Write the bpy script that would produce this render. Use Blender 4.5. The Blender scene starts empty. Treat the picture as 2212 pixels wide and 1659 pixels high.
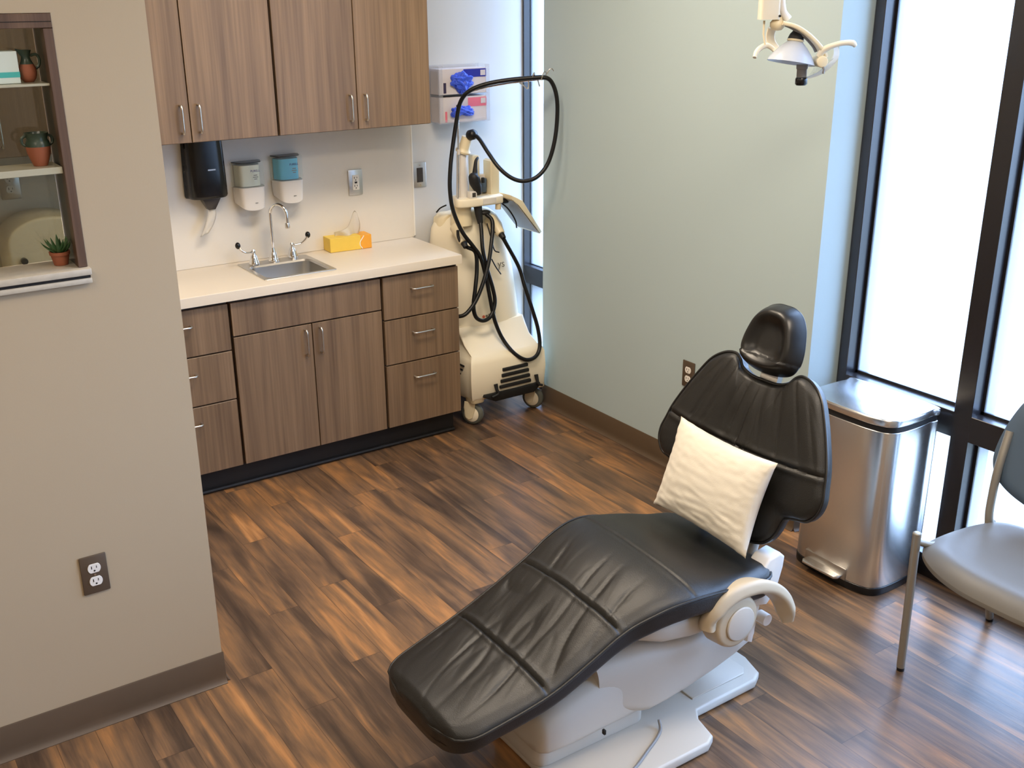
import bpy, bmesh, math, random
import numpy as np
from mathutils import Vector, Matrix, noise
random.seed(7)
PI = math.pi
scene = bpy.context.scene
COL = scene.collection

# ---------------------------------------------------------------- camera
def euler_cam(yaw, pitch, roll):
    return Matrix.Rotation(math.radians(yaw), 3, 'Z') @ Matrix.Rotation(math.radians(pitch), 3, 'X') @ Matrix.Rotation(math.radians(roll), 3, 'Z')
cam_data = bpy.data.cameras.new('camera')
cam = bpy.data.objects.new('camera', cam_data)
COL.objects.link(cam)
cam_data.sensor_width = 36.0
cam_data.sensor_fit = 'HORIZONTAL'
cam_data.lens = 36.0 * 2300.0 / 2212.0
cam_data.clip_start = 0.02
cam.matrix_world = Matrix.Translation((0, 0, 1.955)) @ euler_cam(-34.0406, 69.7415, -0.3798).to_4x4()
scene.camera = cam

# ---------------------------------------------------------------- world: overcast daylight outside
world = bpy.data.worlds.new('overcast_sky')
scene.world = world
world.use_nodes = True
wn = world.node_tree
wn.nodes.clear()
wo = wn.nodes.new('ShaderNodeOutputWorld')
wb = wn.nodes.new('ShaderNodeBackground')
wt = wn.nodes.new('ShaderNodeTexCoord')
ws = wn.nodes.new('ShaderNodeSeparateXYZ')
wm = wn.nodes.new('ShaderNodeMapRange')
wr = wn.nodes.new('ShaderNodeValToRGB')
wm.inputs['From Min'].default_value = -0.75
wm.inputs['From Max'].default_value = 0.25
wr.color_ramp.elements[0].position = 0.0
wr.color_ramp.elements[0].color = (0.055, 0.067, 0.071, 1)
wr.color_ramp.elements[1].position = 1.0
wr.color_ramp.elements[1].color = (0.43, 0.62, 1.0, 1)
e = wr.color_ramp.elements.new(0.55)
e.color = (0.085, 0.108, 0.120, 1)
wn.links.new(wt.outputs['Generated'], ws.inputs[0])
wn.links.new(ws.outputs['Z'], wm.inputs['Value'])
wn.links.new(wm.outputs['Result'], wr.inputs['Fac'])
wn.links.new(wr.outputs['Color'], wb.inputs['Color'])
wb.inputs['Strength'].default_value = 17.0
wn.links.new(wb.outputs['Background'], wo.inputs['Surface'])

# ---------------------------------------------------------------- exposure and view
vs = scene.view_settings
scene.display_settings.display_device = 'sRGB'
vs.view_transform = 'Standard'
vs.look = 'None'
vs.exposure = 0.0
vs.gamma = 1.0
vs.use_curve_mapping = False
cy = scene.cycles
cy.use_denoising = True
cy.max_bounces = 8
cy.diffuse_bounces = 4
cy.glossy_bounces = 4
cy.transmission_bounces = 6
cy.transparent_max_bounces = 10
cy.caustics_reflective = False
cy.caustics_refractive = False
cy.sample_clamp_indirect = 6.0

# ---------------------------------------------------------------- large lights: ceiling fixtures and window portals
CEIL = 2.74
CEILING_LIGHTS = [  # x, y, size x, size y, watts
    (1.68, 2.87, 1.15, 0.55, 40.0),
    (1.70, 1.15, 1.15, 0.55, 28.0),
    (-0.45, 1.45, 0.55, 1.15, 17.0),
    (0.10, -0.60, 1.15, 0.55, 17.0),
    (-0.50, 3.75, 1.15, 0.55, 20.0),
]
def area_light(name, loc, rot, sx, sy, watts, color, portal=False):
    d = bpy.data.lights.new(name, 'AREA')
    d.shape = 'RECTANGLE'
    d.size = sx
    d.size_y = sy
    d.energy = watts
    d.color = color
    if portal:
        d.cycles.is_portal = True
    o = bpy.data.objects.new(name, d)
    o.location = loc
    o.rotation_euler = rot
    COL.objects.link(o)
    return o
for (lx, ly, sx, sy, w) in CEILING_LIGHTS:
    area_light('ceiling_lamp', (lx, ly, CEIL - 0.035), (0, 0, 0), sx - 0.06, sy - 0.06, w, (1.0, 0.84, 0.655))
# daylight portals, just outside the glazing
area_light('window_portal', (3.24, 0.55, 1.3), (0, PI / 2, 0), 2.7, 3.8, 1.0, (1, 1, 1), True)
area_light('window_portal', (3.24, 4.24, 1.3), (0, PI / 2, 0), 2.7, 0.42, 1.0, (1, 1, 1), True)

# ================================================================= helpers
ROOT = {}          # object -> world origin of its thing

def S(r, g, b, a=1.0):
    f = lambda c: (c / 255.0 / 12.92) if c / 255.0 <= 0.04045 else ((c / 255.0 + 0.055) / 1.055) ** 2.4
    return (f(r), f(g), f(b), a)

def tag(o, label=None, cat=None, group=None, kind=None):
    if label: o['label'] = label
    if cat: o['category'] = cat
    if group: o['group'] = group
    if kind: o['kind'] = kind
    return o

def thing(name, loc, label, cat, group=None):
    o = bpy.data.objects.new(name, None)
    o.empty_display_size = 0.05
    o.location = loc
    COL.objects.link(o)
    ROOT[o] = Vector(loc)
    return tag(o, label, cat, group)

def add(name, bm, m, parent=None, smooth=True, angle=40, recalc=True):
    """link bm (world coordinates) as one mesh object"""
    if recalc:
        bmesh.ops.recalc_face_normals(bm, faces=bm.faces)
    if parent is None:
        xs = [v.co.x for v in bm.verts]; ys = [v.co.y for v in bm.verts]; zs = [v.co.z for v in bm.verts]
        org = Vector(((min(xs) + max(xs)) / 2, (min(ys) + max(ys)) / 2, min(zs)))
    else:
        org = ROOT[parent]
    bmesh.ops.translate(bm, verts=bm.verts, vec=-org)
    me = bpy.data.meshes.new(name)
    bm.to_mesh(me)
    bm.free()
    o = bpy.data.objects.new(name, me)
    COL.objects.link(o)
    ms = m if isinstance(m, (list, tuple)) else [m]
    for mm in ms:
        me.materials.append(mm)
    if smooth:
        me.polygons.foreach_set('use_smooth', [True] * len(me.polygons))
        try:
            me.set_sharp_from_angle(angle=math.radians(angle))
        except Exception:
            pass
    if parent is None:
        o.location = org
    else:
        o.parent = parent
    ROOT[o] = org
    return o

def copy_tree(o, parent=None):
    c = o.copy()
    COL.objects.link(c)
    if parent is not None:
        c.parent = parent
    ROOT[c] = ROOT[o]
    for ch in [x for x in bpy.data.objects if x.parent == o]:
        copy_tree(ch, c)
    return c

def new(): return bmesh.new()

def box(bm, x0, x1, y0, y1, z0, z1, bev=0.0, seg=2, M=None, mi=0):
    g = bmesh.ops.create_cube(bm, size=1.0)
    vs_ = g['verts']
    for v in vs_:
        v.co = Vector(((x0 + x1) / 2 + v.co.x * (x1 - x0), (y0 + y1) / 2 + v.co.y * (y1 - y0), (z0 + z1) / 2 + v.co.z * (z1 - z0)))
    fs = list({f for v in vs_ for f in v.link_faces})
    out = list(vs_)
    if bev > 0:
        es = list({e for v in vs_ for e in v.link_edges})
        r = bmesh.ops.bevel(bm, geom=es, offset=bev, segments=seg, profile=0.5, affect='EDGES')
        fs = list({f for f in r['faces']} | {f for f in fs if f.is_valid})
        out = list({v for f in fs for v in f.verts} | {v for v in r['verts']})
        fs = list({f for v in out for f in v.link_faces})
    for f in fs:
        f.material_index = mi
    if M is not None:
        bmesh.ops.transform(bm, matrix=M, verts=out)
    return out

def boxm(*a, **k):
    bm = new(); box(bm, *a, **k); return bm

def catmull(pts, n=8, closed=False):
    P = [Vector(p) for p in pts]
    N = len(P)
    out = []
    rng = range(N) if closed else range(N - 1)
    for i in rng:
        p1, p2 = P[i], P[(i + 1) % N]
        p0 = P[i - 1] if (closed or i > 0) else p1 * 2 - p2
        p3 = P[(i + 2) % N] if (closed or i + 2 < N) else p2 * 2 - p1
        for k in range(n):
            t = k / n
            out.append(0.5 * ((2 * p1) + (p2 - p0) * t + (2 * p0 - 5 * p1 + 4 * p2 - p3) * t * t + (3 * p1 - p0 - 3 * p2 + p3) * t ** 3))
    if not closed:
        out.append(P[-1].copy())
    return out

def tube(bm, pts, r, n=10, smooth_n=0, closed=False, cap=True, sect=None, up=None):
    """sweep a circle (radius r, number or list) or a custom section along pts"""
    P = catmull(pts, smooth_n, closed) if smooth_n else [Vector(p) for p in pts]
    N = len(P)
    rings = []
    prev = None
    for i in range(N):
        if closed:
            t = P[(i + 1) % N] - P[i - 1]
        else:
            t = P[min(i + 1, N - 1)] - P[max(i - 1, 0)]
        if t.length < 1e-9: t = Vector((0, 0, 1))
        t.normalize()
        if up is not None:
            u = Vector(up)
        elif prev is None:
            u = Vector((0, 0, 1)) if abs(t.z) < 0.9 else Vector((1, 0, 0))
        else:
            u = prev
        a = u - t * u.dot(t)
        if a.length < 1e-6:
            a = t.orthogonal()
        a.normalize()
        b = t.cross(a)
        prev = a
        rr = r if not isinstance(r, (list, tuple, np.ndarray)) else float(np.interp(i / max(N - 1, 1), np.linspace(0, 1, len(r)), r))
        ring = []
        if sect is None:
            for k in range(n):
                th = 2 * PI * k / n
                ring.append(bm.verts.new(P[i] + a * (rr * math.cos(th)) + b * (rr * math.sin(th))))
        else:
            for (su, sv) in sect:
                ring.append(bm.verts.new(P[i] + a * (su * rr) + b * (sv * rr)))
        rings.append(ring)
    skin(bm, rings, closed, cap)
    return rings

def skin(bm, rings, closed=False, cap=True):
    n = len(rings[0])
    M = len(rings)
    for i in range(M if closed else M - 1):
        A, B = rings[i], rings[(i + 1) % M]
        for k in range(n):
            try:
                bm.faces.new((A[k], A[(k + 1) % n], B[(k + 1) % n], B[k]))
            except ValueError:
                pass
    if cap and not closed:
        bm.faces.new(rings[0][::-1])
        bm.faces.new(rings[-1])

def lathe(bm, prof, origin=(0, 0, 0), n=28, axis=None, cap=True):
    """profile [(r,h)], h along axis (default Z)"""
    o = Vector(origin)
    ax = Vector(axis or (0, 0, 1)).normalized()
    a = ax.orthogonal().normalized()
    b = ax.cross(a)
    rings = []
    for (r, h) in prof:
        rings.append([bm.verts.new(o + ax * h + a * (r * math.cos(2 * PI * k / n)) + b * (r * math.sin(2 * PI * k / n))) for k in range(n)])
    skin(bm, rings, False, cap)

def cyl(bm, p0, p1, r, n=20, r1=None, bev=0.0):
    p0, p1 = Vector(p0), Vector(p1)
    L = (p1 - p0).length
    r1 = r if r1 is None else r1
    if bev > 0:
        prof = [(r - bev, 0), (r - bev * .3, bev * .3), (r, bev), (r1, L - bev), (r1 - bev * .3, L - bev * .3), (r1 - bev, L)]
    else:
        prof = [(r, 0), (r1, L)]
    lathe(bm, prof, p0, n, (p1 - p0))

def prism(bm, outline, origin, U, V, W, depth, bev=0.0, seg=2):
    """extrude outline [(u,v)] by depth along W"""
    o, U, V, W = Vector(origin), Vector(U), Vector(V), Vector(W)
    vs0 = [bm.verts.new(o + U * u + V * v) for (u, v) in outline]
    f = bm.faces.new(vs0)
    r = bmesh.ops.extrude_face_region(bm, geom=[f])
    nv = [g for g in r['geom'] if isinstance(g, bmesh.types.BMVert)]
    bmesh.ops.translate(bm, verts=nv, vec=W * depth)
    if bev > 0:
        top = [g for g in r['geom'] if isinstance(g, bmesh.types.BMFace)]
        es = list({e for ff in top for e in ff.edges} | {e for e in f.edges})
        bmesh.ops.bevel(bm, geom=es, offset=bev, segments=seg, profile=0.5, affect='EDGES')

def rrect(w, h, r, n=6, cx=0, cy=0):
    out = []
    for (sx, sy, a0) in ((1, 1, 0), (-1, 1, 90), (-1, -1, 180), (1, -1, 270)):
        for k in range(n + 1):
            a = math.radians(a0 + 90 * k / n)
            out.append((cx + sx * (w / 2 - r) + r * math.cos(a), cy + sy * (h / 2 - r) + r * math.sin(a)))
    return out

def super_ring(bm, x, yc, hw, zc, hh, n=5, N=48):
    ring = []
    for k in range(N):
        t = 2 * PI * k / N
        c, s = math.cos(t), math.sin(t)
        ring.append(bm.verts.new((x, yc + hw * math.copysign(abs(c) ** (2 / n), c), zc + hh * math.copysign(abs(s) ** (2 / n), s))))
    return ring

def cushion(bm, outline, center, origin, U, V, W, front, back, nr=40):
    """padded shape: outline [(u,v)] star shaped about center; front/back(r,u,v) offsets along W"""
    o, U, V, W = Vector(origin), Vector(U), Vector(V), Vector(W)
    N = len(outline)
    cu, cv = center
    rs = [math.sin(PI / 2 * (i / nr)) for i in range(1, nr + 1)]
    pos = lambda u, v, h: o + U * u + V * v + W * h
    cf = bm.verts.new(pos(cu, cv, front(0, cu, cv)))
    fr = []
    for r in rs:
        fr.append([bm.verts.new(pos(cu + (u - cu) * r, cv + (v - cv) * r, front(r, cu + (u - cu) * r, cv + (v - cv) * r))) for (u, v) in outline])
    cb = bm.verts.new(pos(cu, cv, back(0, cu, cv)))
    bk = []
    for r in rs:
        bk.append([bm.verts.new(pos(cu + (u - cu) * r, cv + (v - cv) * r, back(r, cu + (u - cu) * r, cv + (v - cv) * r))) for (u, v) in outline])
    for k in range(N):
        bm.faces.new((cf, fr[0][k], fr[0][(k + 1) % N]))
        bm.faces.new((cb, bk[0][(k + 1) % N], bk[0][k]))
    skin(bm, fr, False, False)
    skin(bm, bk, False, False)
    skin(bm, [fr[-1], bk[-1]], False, False)
    return fr[-1]

def smooth_poly(pts, n=8):
    return [(p.x, p.y) for p in catmull([(a, b, 0) for a, b in pts], n, True)]

def text_obj(name, txt, size, loc, rot, m, parent, extrude=0.0004, align='CENTER'):
    cu = bpy.data.curves.new(name, 'FONT')
    cu.body = txt
    cu.size = size
    cu.extrude = extrude
    cu.align_x = align
    cu.align_y = 'CENTER'
    t = bpy.data.objects.new(name, cu)
    COL.objects.link(t)
    dg = bpy.context.evaluated_depsgraph_get()
    me = bpy.data.meshes.new_from_object(t.evaluated_get(dg))
    bpy.data.objects.remove(t)
    bpy.data.curves.remove(cu)
    bm = new()
    bm.from_mesh(me)
    bpy.data.meshes.remove(me)
    M = Matrix.Translation(loc) @ rot.to_4x4()
    bmesh.ops.transform(bm, matrix=M, verts=bm.verts)
    return add(name, bm, m, parent, smooth=False)

# ================================================================= materials
def nodes_of(name):
    m = bpy.data.materials.new(name)
    m.use_nodes = True
    nt = m.node_tree
    return m, nt, nt.nodes['Principled BSDF']

def mat(name, col, rough=0.5, metal=0.0, noise_amt=0.06, noise_scale=8.0, bump=0.0, bump_scale=60.0, spec=0.5, coat=0.0, sheen=0.0, trans=0.0, ior=1.45, alpha=1.0, stretch=None):
    m, nt, b = nodes_of(name)
    tc = nt.nodes.new('ShaderNodeTexCoord')
    src = tc.outputs['Object']
    if stretch:
        mp = nt.nodes.new('ShaderNodeMapping')
        mp.inputs['Scale'].default_value = stretch
        nt.links.new(src, mp.inputs[0])
        src = mp.outputs[0]
    nz = nt.nodes.new('ShaderNodeTexNoise')
    nz.inputs['Scale'].default_value = noise_scale
    nz.inputs['Detail'].default_value = 4
    nt.links.new(src, nz.inputs['Vector'])
    mx = nt.nodes.new('ShaderNodeMix')
    mx.data_type = 'RGBA'
    mx.inputs[6].default_value = tuple(c * (1 - noise_amt) for c in col[:3]) + (1,)
    mx.inputs[7].default_value = tuple(min(1, c * (1 + noise_amt)) for c in col[:3]) + (1,)
    nt.links.new(nz.outputs['Fac'], mx.inputs[0])
    nt.links.new(mx.outputs[2], b.inputs['Base Color'])
    b.inputs['Roughness'].default_value = rough
    b.inputs['Metallic'].default_value = metal
    b.inputs['Specular IOR Level'].default_value = spec
    b.inputs['IOR'].default_value = ior
    b.inputs['Coat Weight'].default_value = coat
    b.inputs['Sheen Weight'].default_value = sheen
    b.inputs['Transmission Weight'].default_value = trans
    b.inputs['Alpha'].default_value = alpha
    if bump > 0:
        n2 = nt.nodes.new('ShaderNodeTexNoise')
        n2.inputs['Scale'].default_value = bump_scale
        n2.inputs['Detail'].default_value = 5
        nt.links.new(src, n2.inputs['Vector'])
        bp = nt.nodes.new('ShaderNodeBump')
        bp.inputs['Strength'].default_value = bump
        bp.inputs['Distance'].default_value = 0.002
        nt.links.new(n2.outputs['Fac'], bp.inputs['Height'])
        nt.links.new(bp.outputs[0], b.inputs['Normal'])
    return m

def laminate(name, dark, mid, light, rough=0.38, sc=1.0):
    """wood-look laminate with vertical grain"""
    m, nt, b = nodes_of(name)
    tc = nt.nodes.new('ShaderNodeTexCoord')
    oi = nt.nodes.new('ShaderNodeObjectInfo')
    ad = nt.nodes.new('ShaderNodeVectorMath'); ad.operation = 'ADD'
    ml = nt.nodes.new('ShaderNodeVectorMath'); ml.operation = 'SCALE'
    cb = nt.nodes.new('ShaderNodeCombineXYZ')
    for k in range(3): nt.links.new(oi.outputs['Random'], cb.inputs[k])
    nt.links.new(cb.outputs[0], ml.inputs[0]); ml.inputs['Scale'].default_value = 23.0
    nt.links.new(tc.outputs['Object'], ad.inputs[0]); nt.links.new(ml.outputs[0], ad.inputs[1])
    m1 = nt.nodes.new('ShaderNodeMapping'); m1.inputs['Scale'].default_value = (22 * sc, 22 * sc, 0.9 * sc)
    m2 = nt.nodes.new('ShaderNodeMapping'); m2.inputs['Scale'].default_value = (120 * sc, 120 * sc, 2.2 * sc)
    nt.links.new(ad.outputs[0], m1.inputs[0]); nt.links.new(ad.outputs[0], m2.inputs[0])
    n1 = nt.nodes.new('ShaderNodeTexNoise'); n1.inputs['Scale'].default_value = 1.0; n1.inputs['Detail'].default_value = 3; n1.inputs['Distortion'].default_value = 0.4
    n2 = nt.nodes.new('ShaderNodeTexNoise'); n2.inputs['Scale'].default_value = 1.0; n2.inputs['Detail'].default_value = 4
    nt.links.new(m1.outputs[0], n1.inputs['Vector']); nt.links.new(m2.outputs[0], n2.inputs['Vector'])
    mx = nt.nodes.new('ShaderNodeMix'); mx.inputs[0].default_value = 0.42
    nt.links.new(n1.outputs['Fac'], mx.inputs[2]); nt.links.new(n2.outputs['Fac'], mx.inputs[3])
    cr = nt.nodes.new('ShaderNodeValToRGB')
    cr.color_ramp.elements[0].position = 0.30; cr.color_ramp.elements[0].color = dark
    cr.color_ramp.elements[1].position = 0.70; cr.color_ramp.elements[1].color = light
    el = cr.color_ramp.elements.new(0.5); el.color = mid
    nt.links.new(mx.outputs[0], cr.inputs[0])
    nt.links.new(cr.outputs[0], b.inputs['Base Color'])
    b.inputs['Roughness'].default_value = rough
    return m

def floor_material():
    m, nt, b = nodes_of('walnut_plank_vinyl')
    N = nt.nodes.new
    L = nt.links.new
    def math_(op, a, c=None, v=None):
        n = N('ShaderNodeMath'); n.operation = op
        if isinstance(a, (int, float)): n.inputs[0].default_value = a
        else: L(a, n.inputs[0])
        if c is not None:
            if isinstance(c, (int, float)): n.inputs[1].default_value = c
            else: L(c, n.inputs[1])
        return n.outputs[0]
    tc = N('ShaderNodeNewGeometry')
    sp = N('ShaderNodeSeparateXYZ'); L(tc.outputs['Position'], sp.inputs[0])
    PW, PL = 0.1055, 0.915
    rowf = math_('DIVIDE', math_('ADD', sp.outputs['X'], 10.034), PW)
    row = math_('FLOOR', rowf)
    wn1 = N('ShaderNodeTexWhiteNoise'); wn1.noise_dimensions = '1D'; L(row, wn1.inputs['W'])
    lf = math_('ADD', math_('DIVIDE', math_('ADD', sp.outputs['Y'], 10.0), PL), wn1.outputs['Value'])
    col = math_('FLOOR', lf)
    cid = N('ShaderNodeCombineXYZ'); L(row, cid.inputs[0]); L(col, cid.inputs[1])
    wn2 = N('ShaderNodeTexWhiteNoise'); wn2.noise_dimensions = '2D'; L(cid.outputs[0], wn2.inputs['Vector'])
    # grain coordinates, shifted per plank
    sh = N('ShaderNodeVectorMath'); sh.operation = 'SCALE'; L(wn2.outputs['Color'], sh.inputs[0]); sh.inputs['Scale'].default_value = 37.0
    pos = N('ShaderNodeVectorMath'); pos.operation = 'ADD'; L(tc.outputs['Position'], pos.inputs[0]); L(sh.outputs[0], pos.inputs[1])
    def nz(scale, detail, dist, rough=0.55):
        mp = N('ShaderNodeMapping'); mp.inputs['Scale'].default_value = scale; L(pos.outputs[0], mp.inputs[0])
        n = N('ShaderNodeTexNoise'); n.inputs['Scale'].default_value = 1.0; n.inputs['Detail'].default_value = detail
        n.inputs['Distortion'].default_value = dist; n.inputs['Roughness'].default_value = rough
        L(mp.outputs[0], n.inputs['Vector']); return n.outputs['Fac']
    broad = nz((15, 1.5, 1), 2, 1.0)
    blot = nz((9, 3.4, 1), 2, 0.6)
    fine = nz((88, 5.5, 1), 7, 1.1, 0.7)
    v = math_('ADD', math_('MULTIPLY', broad, 0.80), math_('MULTIPLY', fine, 0.30))
    v = math_('ADD', v, math_('MULTIPLY', blot, 0.30))
    v = math_('ADD', v, math_('MULTIPLY', wn2.outputs['Value'], 0.17))
    v = math_('SUBTRACT', v, 0.30)
    cr = N('ShaderNodeValToRGB')
    el = cr.color_ramp.elements
    el[0].position = 0.24; el[0].color = S(60, 47, 38)
    el[1].position = 0.78; el[1].color = S(190, 138, 88)
    for p, c in ((0.38, S(86, 67, 52)), (0.47, S(108, 83, 62)), (0.56, S(130, 97, 67)), (0.65, S(160, 114, 72))):
        q = el.new(p); q.color = c
    L(v, cr.inputs[0])
    # joints
    fx = math_('FRACT', rowf); fy = math_('FRACT', lf)
    gx = math_('LESS_THAN', math_('MINIMUM', fx, math_('SUBTRACT', 1.0, fx)), 0.008)
    gy = math_('LESS_THAN', math_('MINIMUM', fy, math_('SUBTRACT', 1.0, fy)), 0.0011)
    g = math_('MAXIMUM', gx, gy)
    mx = N('ShaderNodeMix'); mx.data_type = 'RGBA'
    L(math_('MULTIPLY', g, 0.62), mx.inputs[0]); L(cr.outputs[0], mx.inputs[6]); mx.inputs[7].default_value = S(40, 28, 22)
    L(mx.outputs[2], b.inputs['Base Color'])
    rr = N('ShaderNodeMapRange'); rr.inputs['To Min'].default_value = 0.27; rr.inputs['To Max'].default_value = 0.42
    L(fine, rr.inputs['Value']); L(rr.outputs[0], b.inputs['Roughness'])
    bp = N('ShaderNodeBump'); bp.inputs['Strength'].default_value = 0.18; bp.inputs['Distance'].default_value = 0.002
    L(math_('SUBTRACT', fine, math_('MULTIPLY', g, 0.8)), bp.inputs['Height']); L(bp.outputs[0], b.inputs['Normal'])
    b.inputs['Specular IOR Level'].default_value = 0.5
    return m

def brushed(name, col, rough=0.25, rot=0.25, aniso=0.75):
    """steel brushed around the vertical axis"""
    m, nt, b = nodes_of(name)
    tc = nt.nodes.new('ShaderNodeTexCoord')
    mp = nt.nodes.new('ShaderNodeMapping'); mp.inputs['Scale'].default_value = (3, 3, 90)
    nz = nt.nodes.new('ShaderNodeTexNoise'); nz.inputs['Scale'].default_value = 1.0; nz.inputs['Detail'].default_value = 3
    nt.links.new(tc.outputs['Object'], mp.inputs[0]); nt.links.new(mp.outputs[0], nz.inputs['Vector'])
    mr = nt.nodes.new('ShaderNodeMapRange'); mr.inputs['To Min'].default_value = rough - 0.004; mr.inputs['To Max'].default_value = rough + 0.004
    nt.links.new(nz.outputs['Fac'], mr.inputs['Value']); nt.links.new(mr.outputs[0], b.inputs['Roughness'])
    b.inputs['Base Color'].default_value = col
    b.inputs['Metallic'].default_value = 1.0
    b.inputs['Anisotropic'].default_value = aniso
    b.inputs['Anisotropic Rotation'].default_value = rot
    tg = nt.nodes.new('ShaderNodeTangent'); tg.direction_type = 'RADIAL'; tg.axis = 'Z'
    nt.links.new(tg.outputs[0], b.inputs['Tangent'])
    return m

def pane_material(name, col, t=0.8):
    """window glass: clear, with a frosted share"""
    m = bpy.data.materials.new(name); m.use_nodes = True
    nt = m.node_tree; nt.nodes.clear()
    out = nt.nodes.new('ShaderNodeOutputMaterial')
    tr = nt.nodes.new('ShaderNodeBsdfTransparent'); tr.inputs[0].default_value = col
    tl = nt.nodes.new('ShaderNodeBsdfTranslucent'); tl.inputs[0].default_value = col
    gl = nt.nodes.new('ShaderNodeBsdfGlossy'); gl.inputs['Roughness'].default_value = 0.05
    tc = nt.nodes.new('ShaderNodeTexCoord'); nz = nt.nodes.new('ShaderNodeTexNoise'); nz.inputs['Scale'].default_value = 300
    nt.links.new(tc.outputs['Object'], nz.inputs['Vector'])
    mr = nt.nodes.new('ShaderNodeMapRange'); mr.inputs['To Min'].default_value = 1 - t - 0.05; mr.inputs['To Max'].default_value = 1 - t + 0.05
    nt.links.new(nz.outputs['Fac'], mr.inputs['Value'])
    m1 = nt.nodes.new('ShaderNodeMixShader'); nt.links.new(mr.outputs[0], m1.inputs[0])
    nt.links.new(tr.outputs[0], m1.inputs[1]); nt.links.new(tl.outputs[0], m1.inputs[2])
    m2 = nt.nodes.new('ShaderNodeMixShader'); m2.inputs[0].default_value = 0.04
    nt.links.new(m1.outputs[0], m2.inputs[1]); nt.links.new(gl.outputs[0], m2.inputs[2])
    nt.links.new(m2.outputs[0], out.inputs['Surface'])
    return m

def clear_plastic(name, col, amount=0.8, rough=0.08, body=(0.8, 0.8, 0.8, 1)):
    """thin clear plastic: transparent tint plus gloss and a little body"""
    m = bpy.data.materials.new(name); m.use_nodes = True
    nt = m.node_tree; nt.nodes.clear()
    out = nt.nodes.new('ShaderNodeOutputMaterial')
    tr = nt.nodes.new('ShaderNodeBsdfTransparent'); tr.inputs[0].default_value = col
    pr = nt.nodes.new('ShaderNodeBsdfPrincipled'); pr.inputs['Base Color'].default_value = body; pr.inputs['Roughness'].default_value = rough
    tc = nt.nodes.new('ShaderNodeTexCoord'); nz = nt.nodes.new('ShaderNodeTexNoise'); nz.inputs['Scale'].default_value = 25
    nt.links.new(tc.outputs['Object'], nz.inputs['Vector'])
    mr = nt.nodes.new('ShaderNodeMapRange'); mr.inputs['To Min'].default_value = 1 - amount - 0.03; mr.inputs['To Max'].default_value = 1 - amount + 0.03
    nt.links.new(nz.outputs['Fac'], mr.inputs['Value'])
    mx = nt.nodes.new('ShaderNodeMixShader'); nt.links.new(mr.outputs[0], mx.inputs[0])
    nt.links.new(tr.outputs[0], mx.inputs[1]); nt.links.new(pr.outputs[0], mx.inputs[2])
    nt.links.new(mx.outputs[0], out.inputs['Surface'])
    return m

def emis(name, col, s):
    m, nt, b = nodes_of(name)
    b.inputs['Base Color'].default_value = (0.8, 0.8, 0.8, 1)
    b.inputs['Emission Color'].default_value = col
    b.inputs['Emission Strength'].default_value = s
    return m

M = {}
M['floor'] = floor_material()
M['wall_sage'] = mat('sage_wall_paint', S(179, 196, 199), 0.75, noise_amt=0.015, noise_scale=3, bump=0.05, bump_scale=220, spec=0.3)
M['wall_tan'] = mat('taupe_wall_paint', S(181, 164, 137), 0.7, noise_amt=0.015, noise_scale=3, bump=0.05, bump_scale=220, spec=0.35)
M['wall_pale'] = mat('pale_grey_wall_paint', S(206, 206, 203), 0.7, noise_amt=0.015, noise_scale=3, bump=0.05, bump_scale=220, spec=0.35)
M['ceiling'] = mat('ceiling_tile_white', S(225, 222, 214), 0.9, noise_amt=0.03, noise_scale=40)
M['splash'] = mat('backsplash_laminate', S(226, 220, 209), 0.35, noise_amt=0.015, noise_scale=30)
M['splash_edge'] = mat('backsplash_edge_strip', S(236, 232, 222), 0.4, noise_amt=0.01)
M['base_rubber'] = mat('brown_rubber_cove_base', S(92, 76, 60), 0.45, noise_amt=0.05, noise_scale=14)
M['toe_black'] = mat('black_toe_kick', S(30, 28, 27), 0.55, noise_amt=0.1)
M['cabinet'] = laminate('walnut_laminate', S(101, 81, 63), S(127, 104, 81), S(149, 124, 98))
M['cab_dark'] = mat('cabinet_carcass_edge', S(44, 32, 24), 0.5, noise_amt=0.1)
M['counter'] = mat('cream_solid_surface', S(226, 215, 197), 0.32, noise_amt=0.02, noise_scale=120)
M['steel'] = brushed('brushed_steel', (0.56, 0.54, 0.50, 1), 0.33, 0.0, 0.0)
M['bin_steel'] = brushed('bin_brushed_steel', (0.76, 0.75, 0.73, 1), 0.27, 0.25, 0.7)
M['nickel'] = mat('satin_nickel', (0.66, 0.64, 0.60, 1), 0.3, 1.0, 0.03)
M['chrome'] = mat('polished_chrome', (0.82, 0.82, 0.83, 1), 0.07, 1.0, 0.02)
M['black_plastic'] = mat('black_gloss_plastic', S(22, 22, 23), 0.22, noise_amt=0.1)
M['smoke_plastic'] = mat('smoked_grey_plastic', S(62, 58, 56), 0.25, noise_amt=0.1)
M['black_matte'] = mat('black_matte_plastic', S(24, 24, 25), 0.55, noise_amt=0.1)
M['rubber'] = mat('black_rubber_hose', S(14, 14, 15), 0.38, noise_amt=0.1, spec=0.45)
M['grey_rubber'] = mat('grey_caster_rubber', S(98, 100, 92), 0.6, noise_amt=0.08)
M['white_plastic'] = mat('white_plastic', S(226, 221, 214), 0.35, noise_amt=0.01)
M['cream_plastic'] = mat('cream_enamel_plastic', S(246, 236, 211), 0.32, noise_amt=0.015)
M['cream_tan'] = mat('tan_enamel_plastic', S(232, 218, 184), 0.35, noise_amt=0.015)
M['chair_plastic'] = mat('warm_grey_chair_plastic', S(194, 187, 175), 0.38, noise_amt=0.015)
M['chair_tan'] = mat('beige_armrest_plastic', S(190, 174, 147), 0.42, noise_amt=0.02)
M['paper'] = mat('white_paper', S(246, 242, 234), 0.85, noise_amt=0.02, bump=0.1, bump_scale=90)
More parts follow.
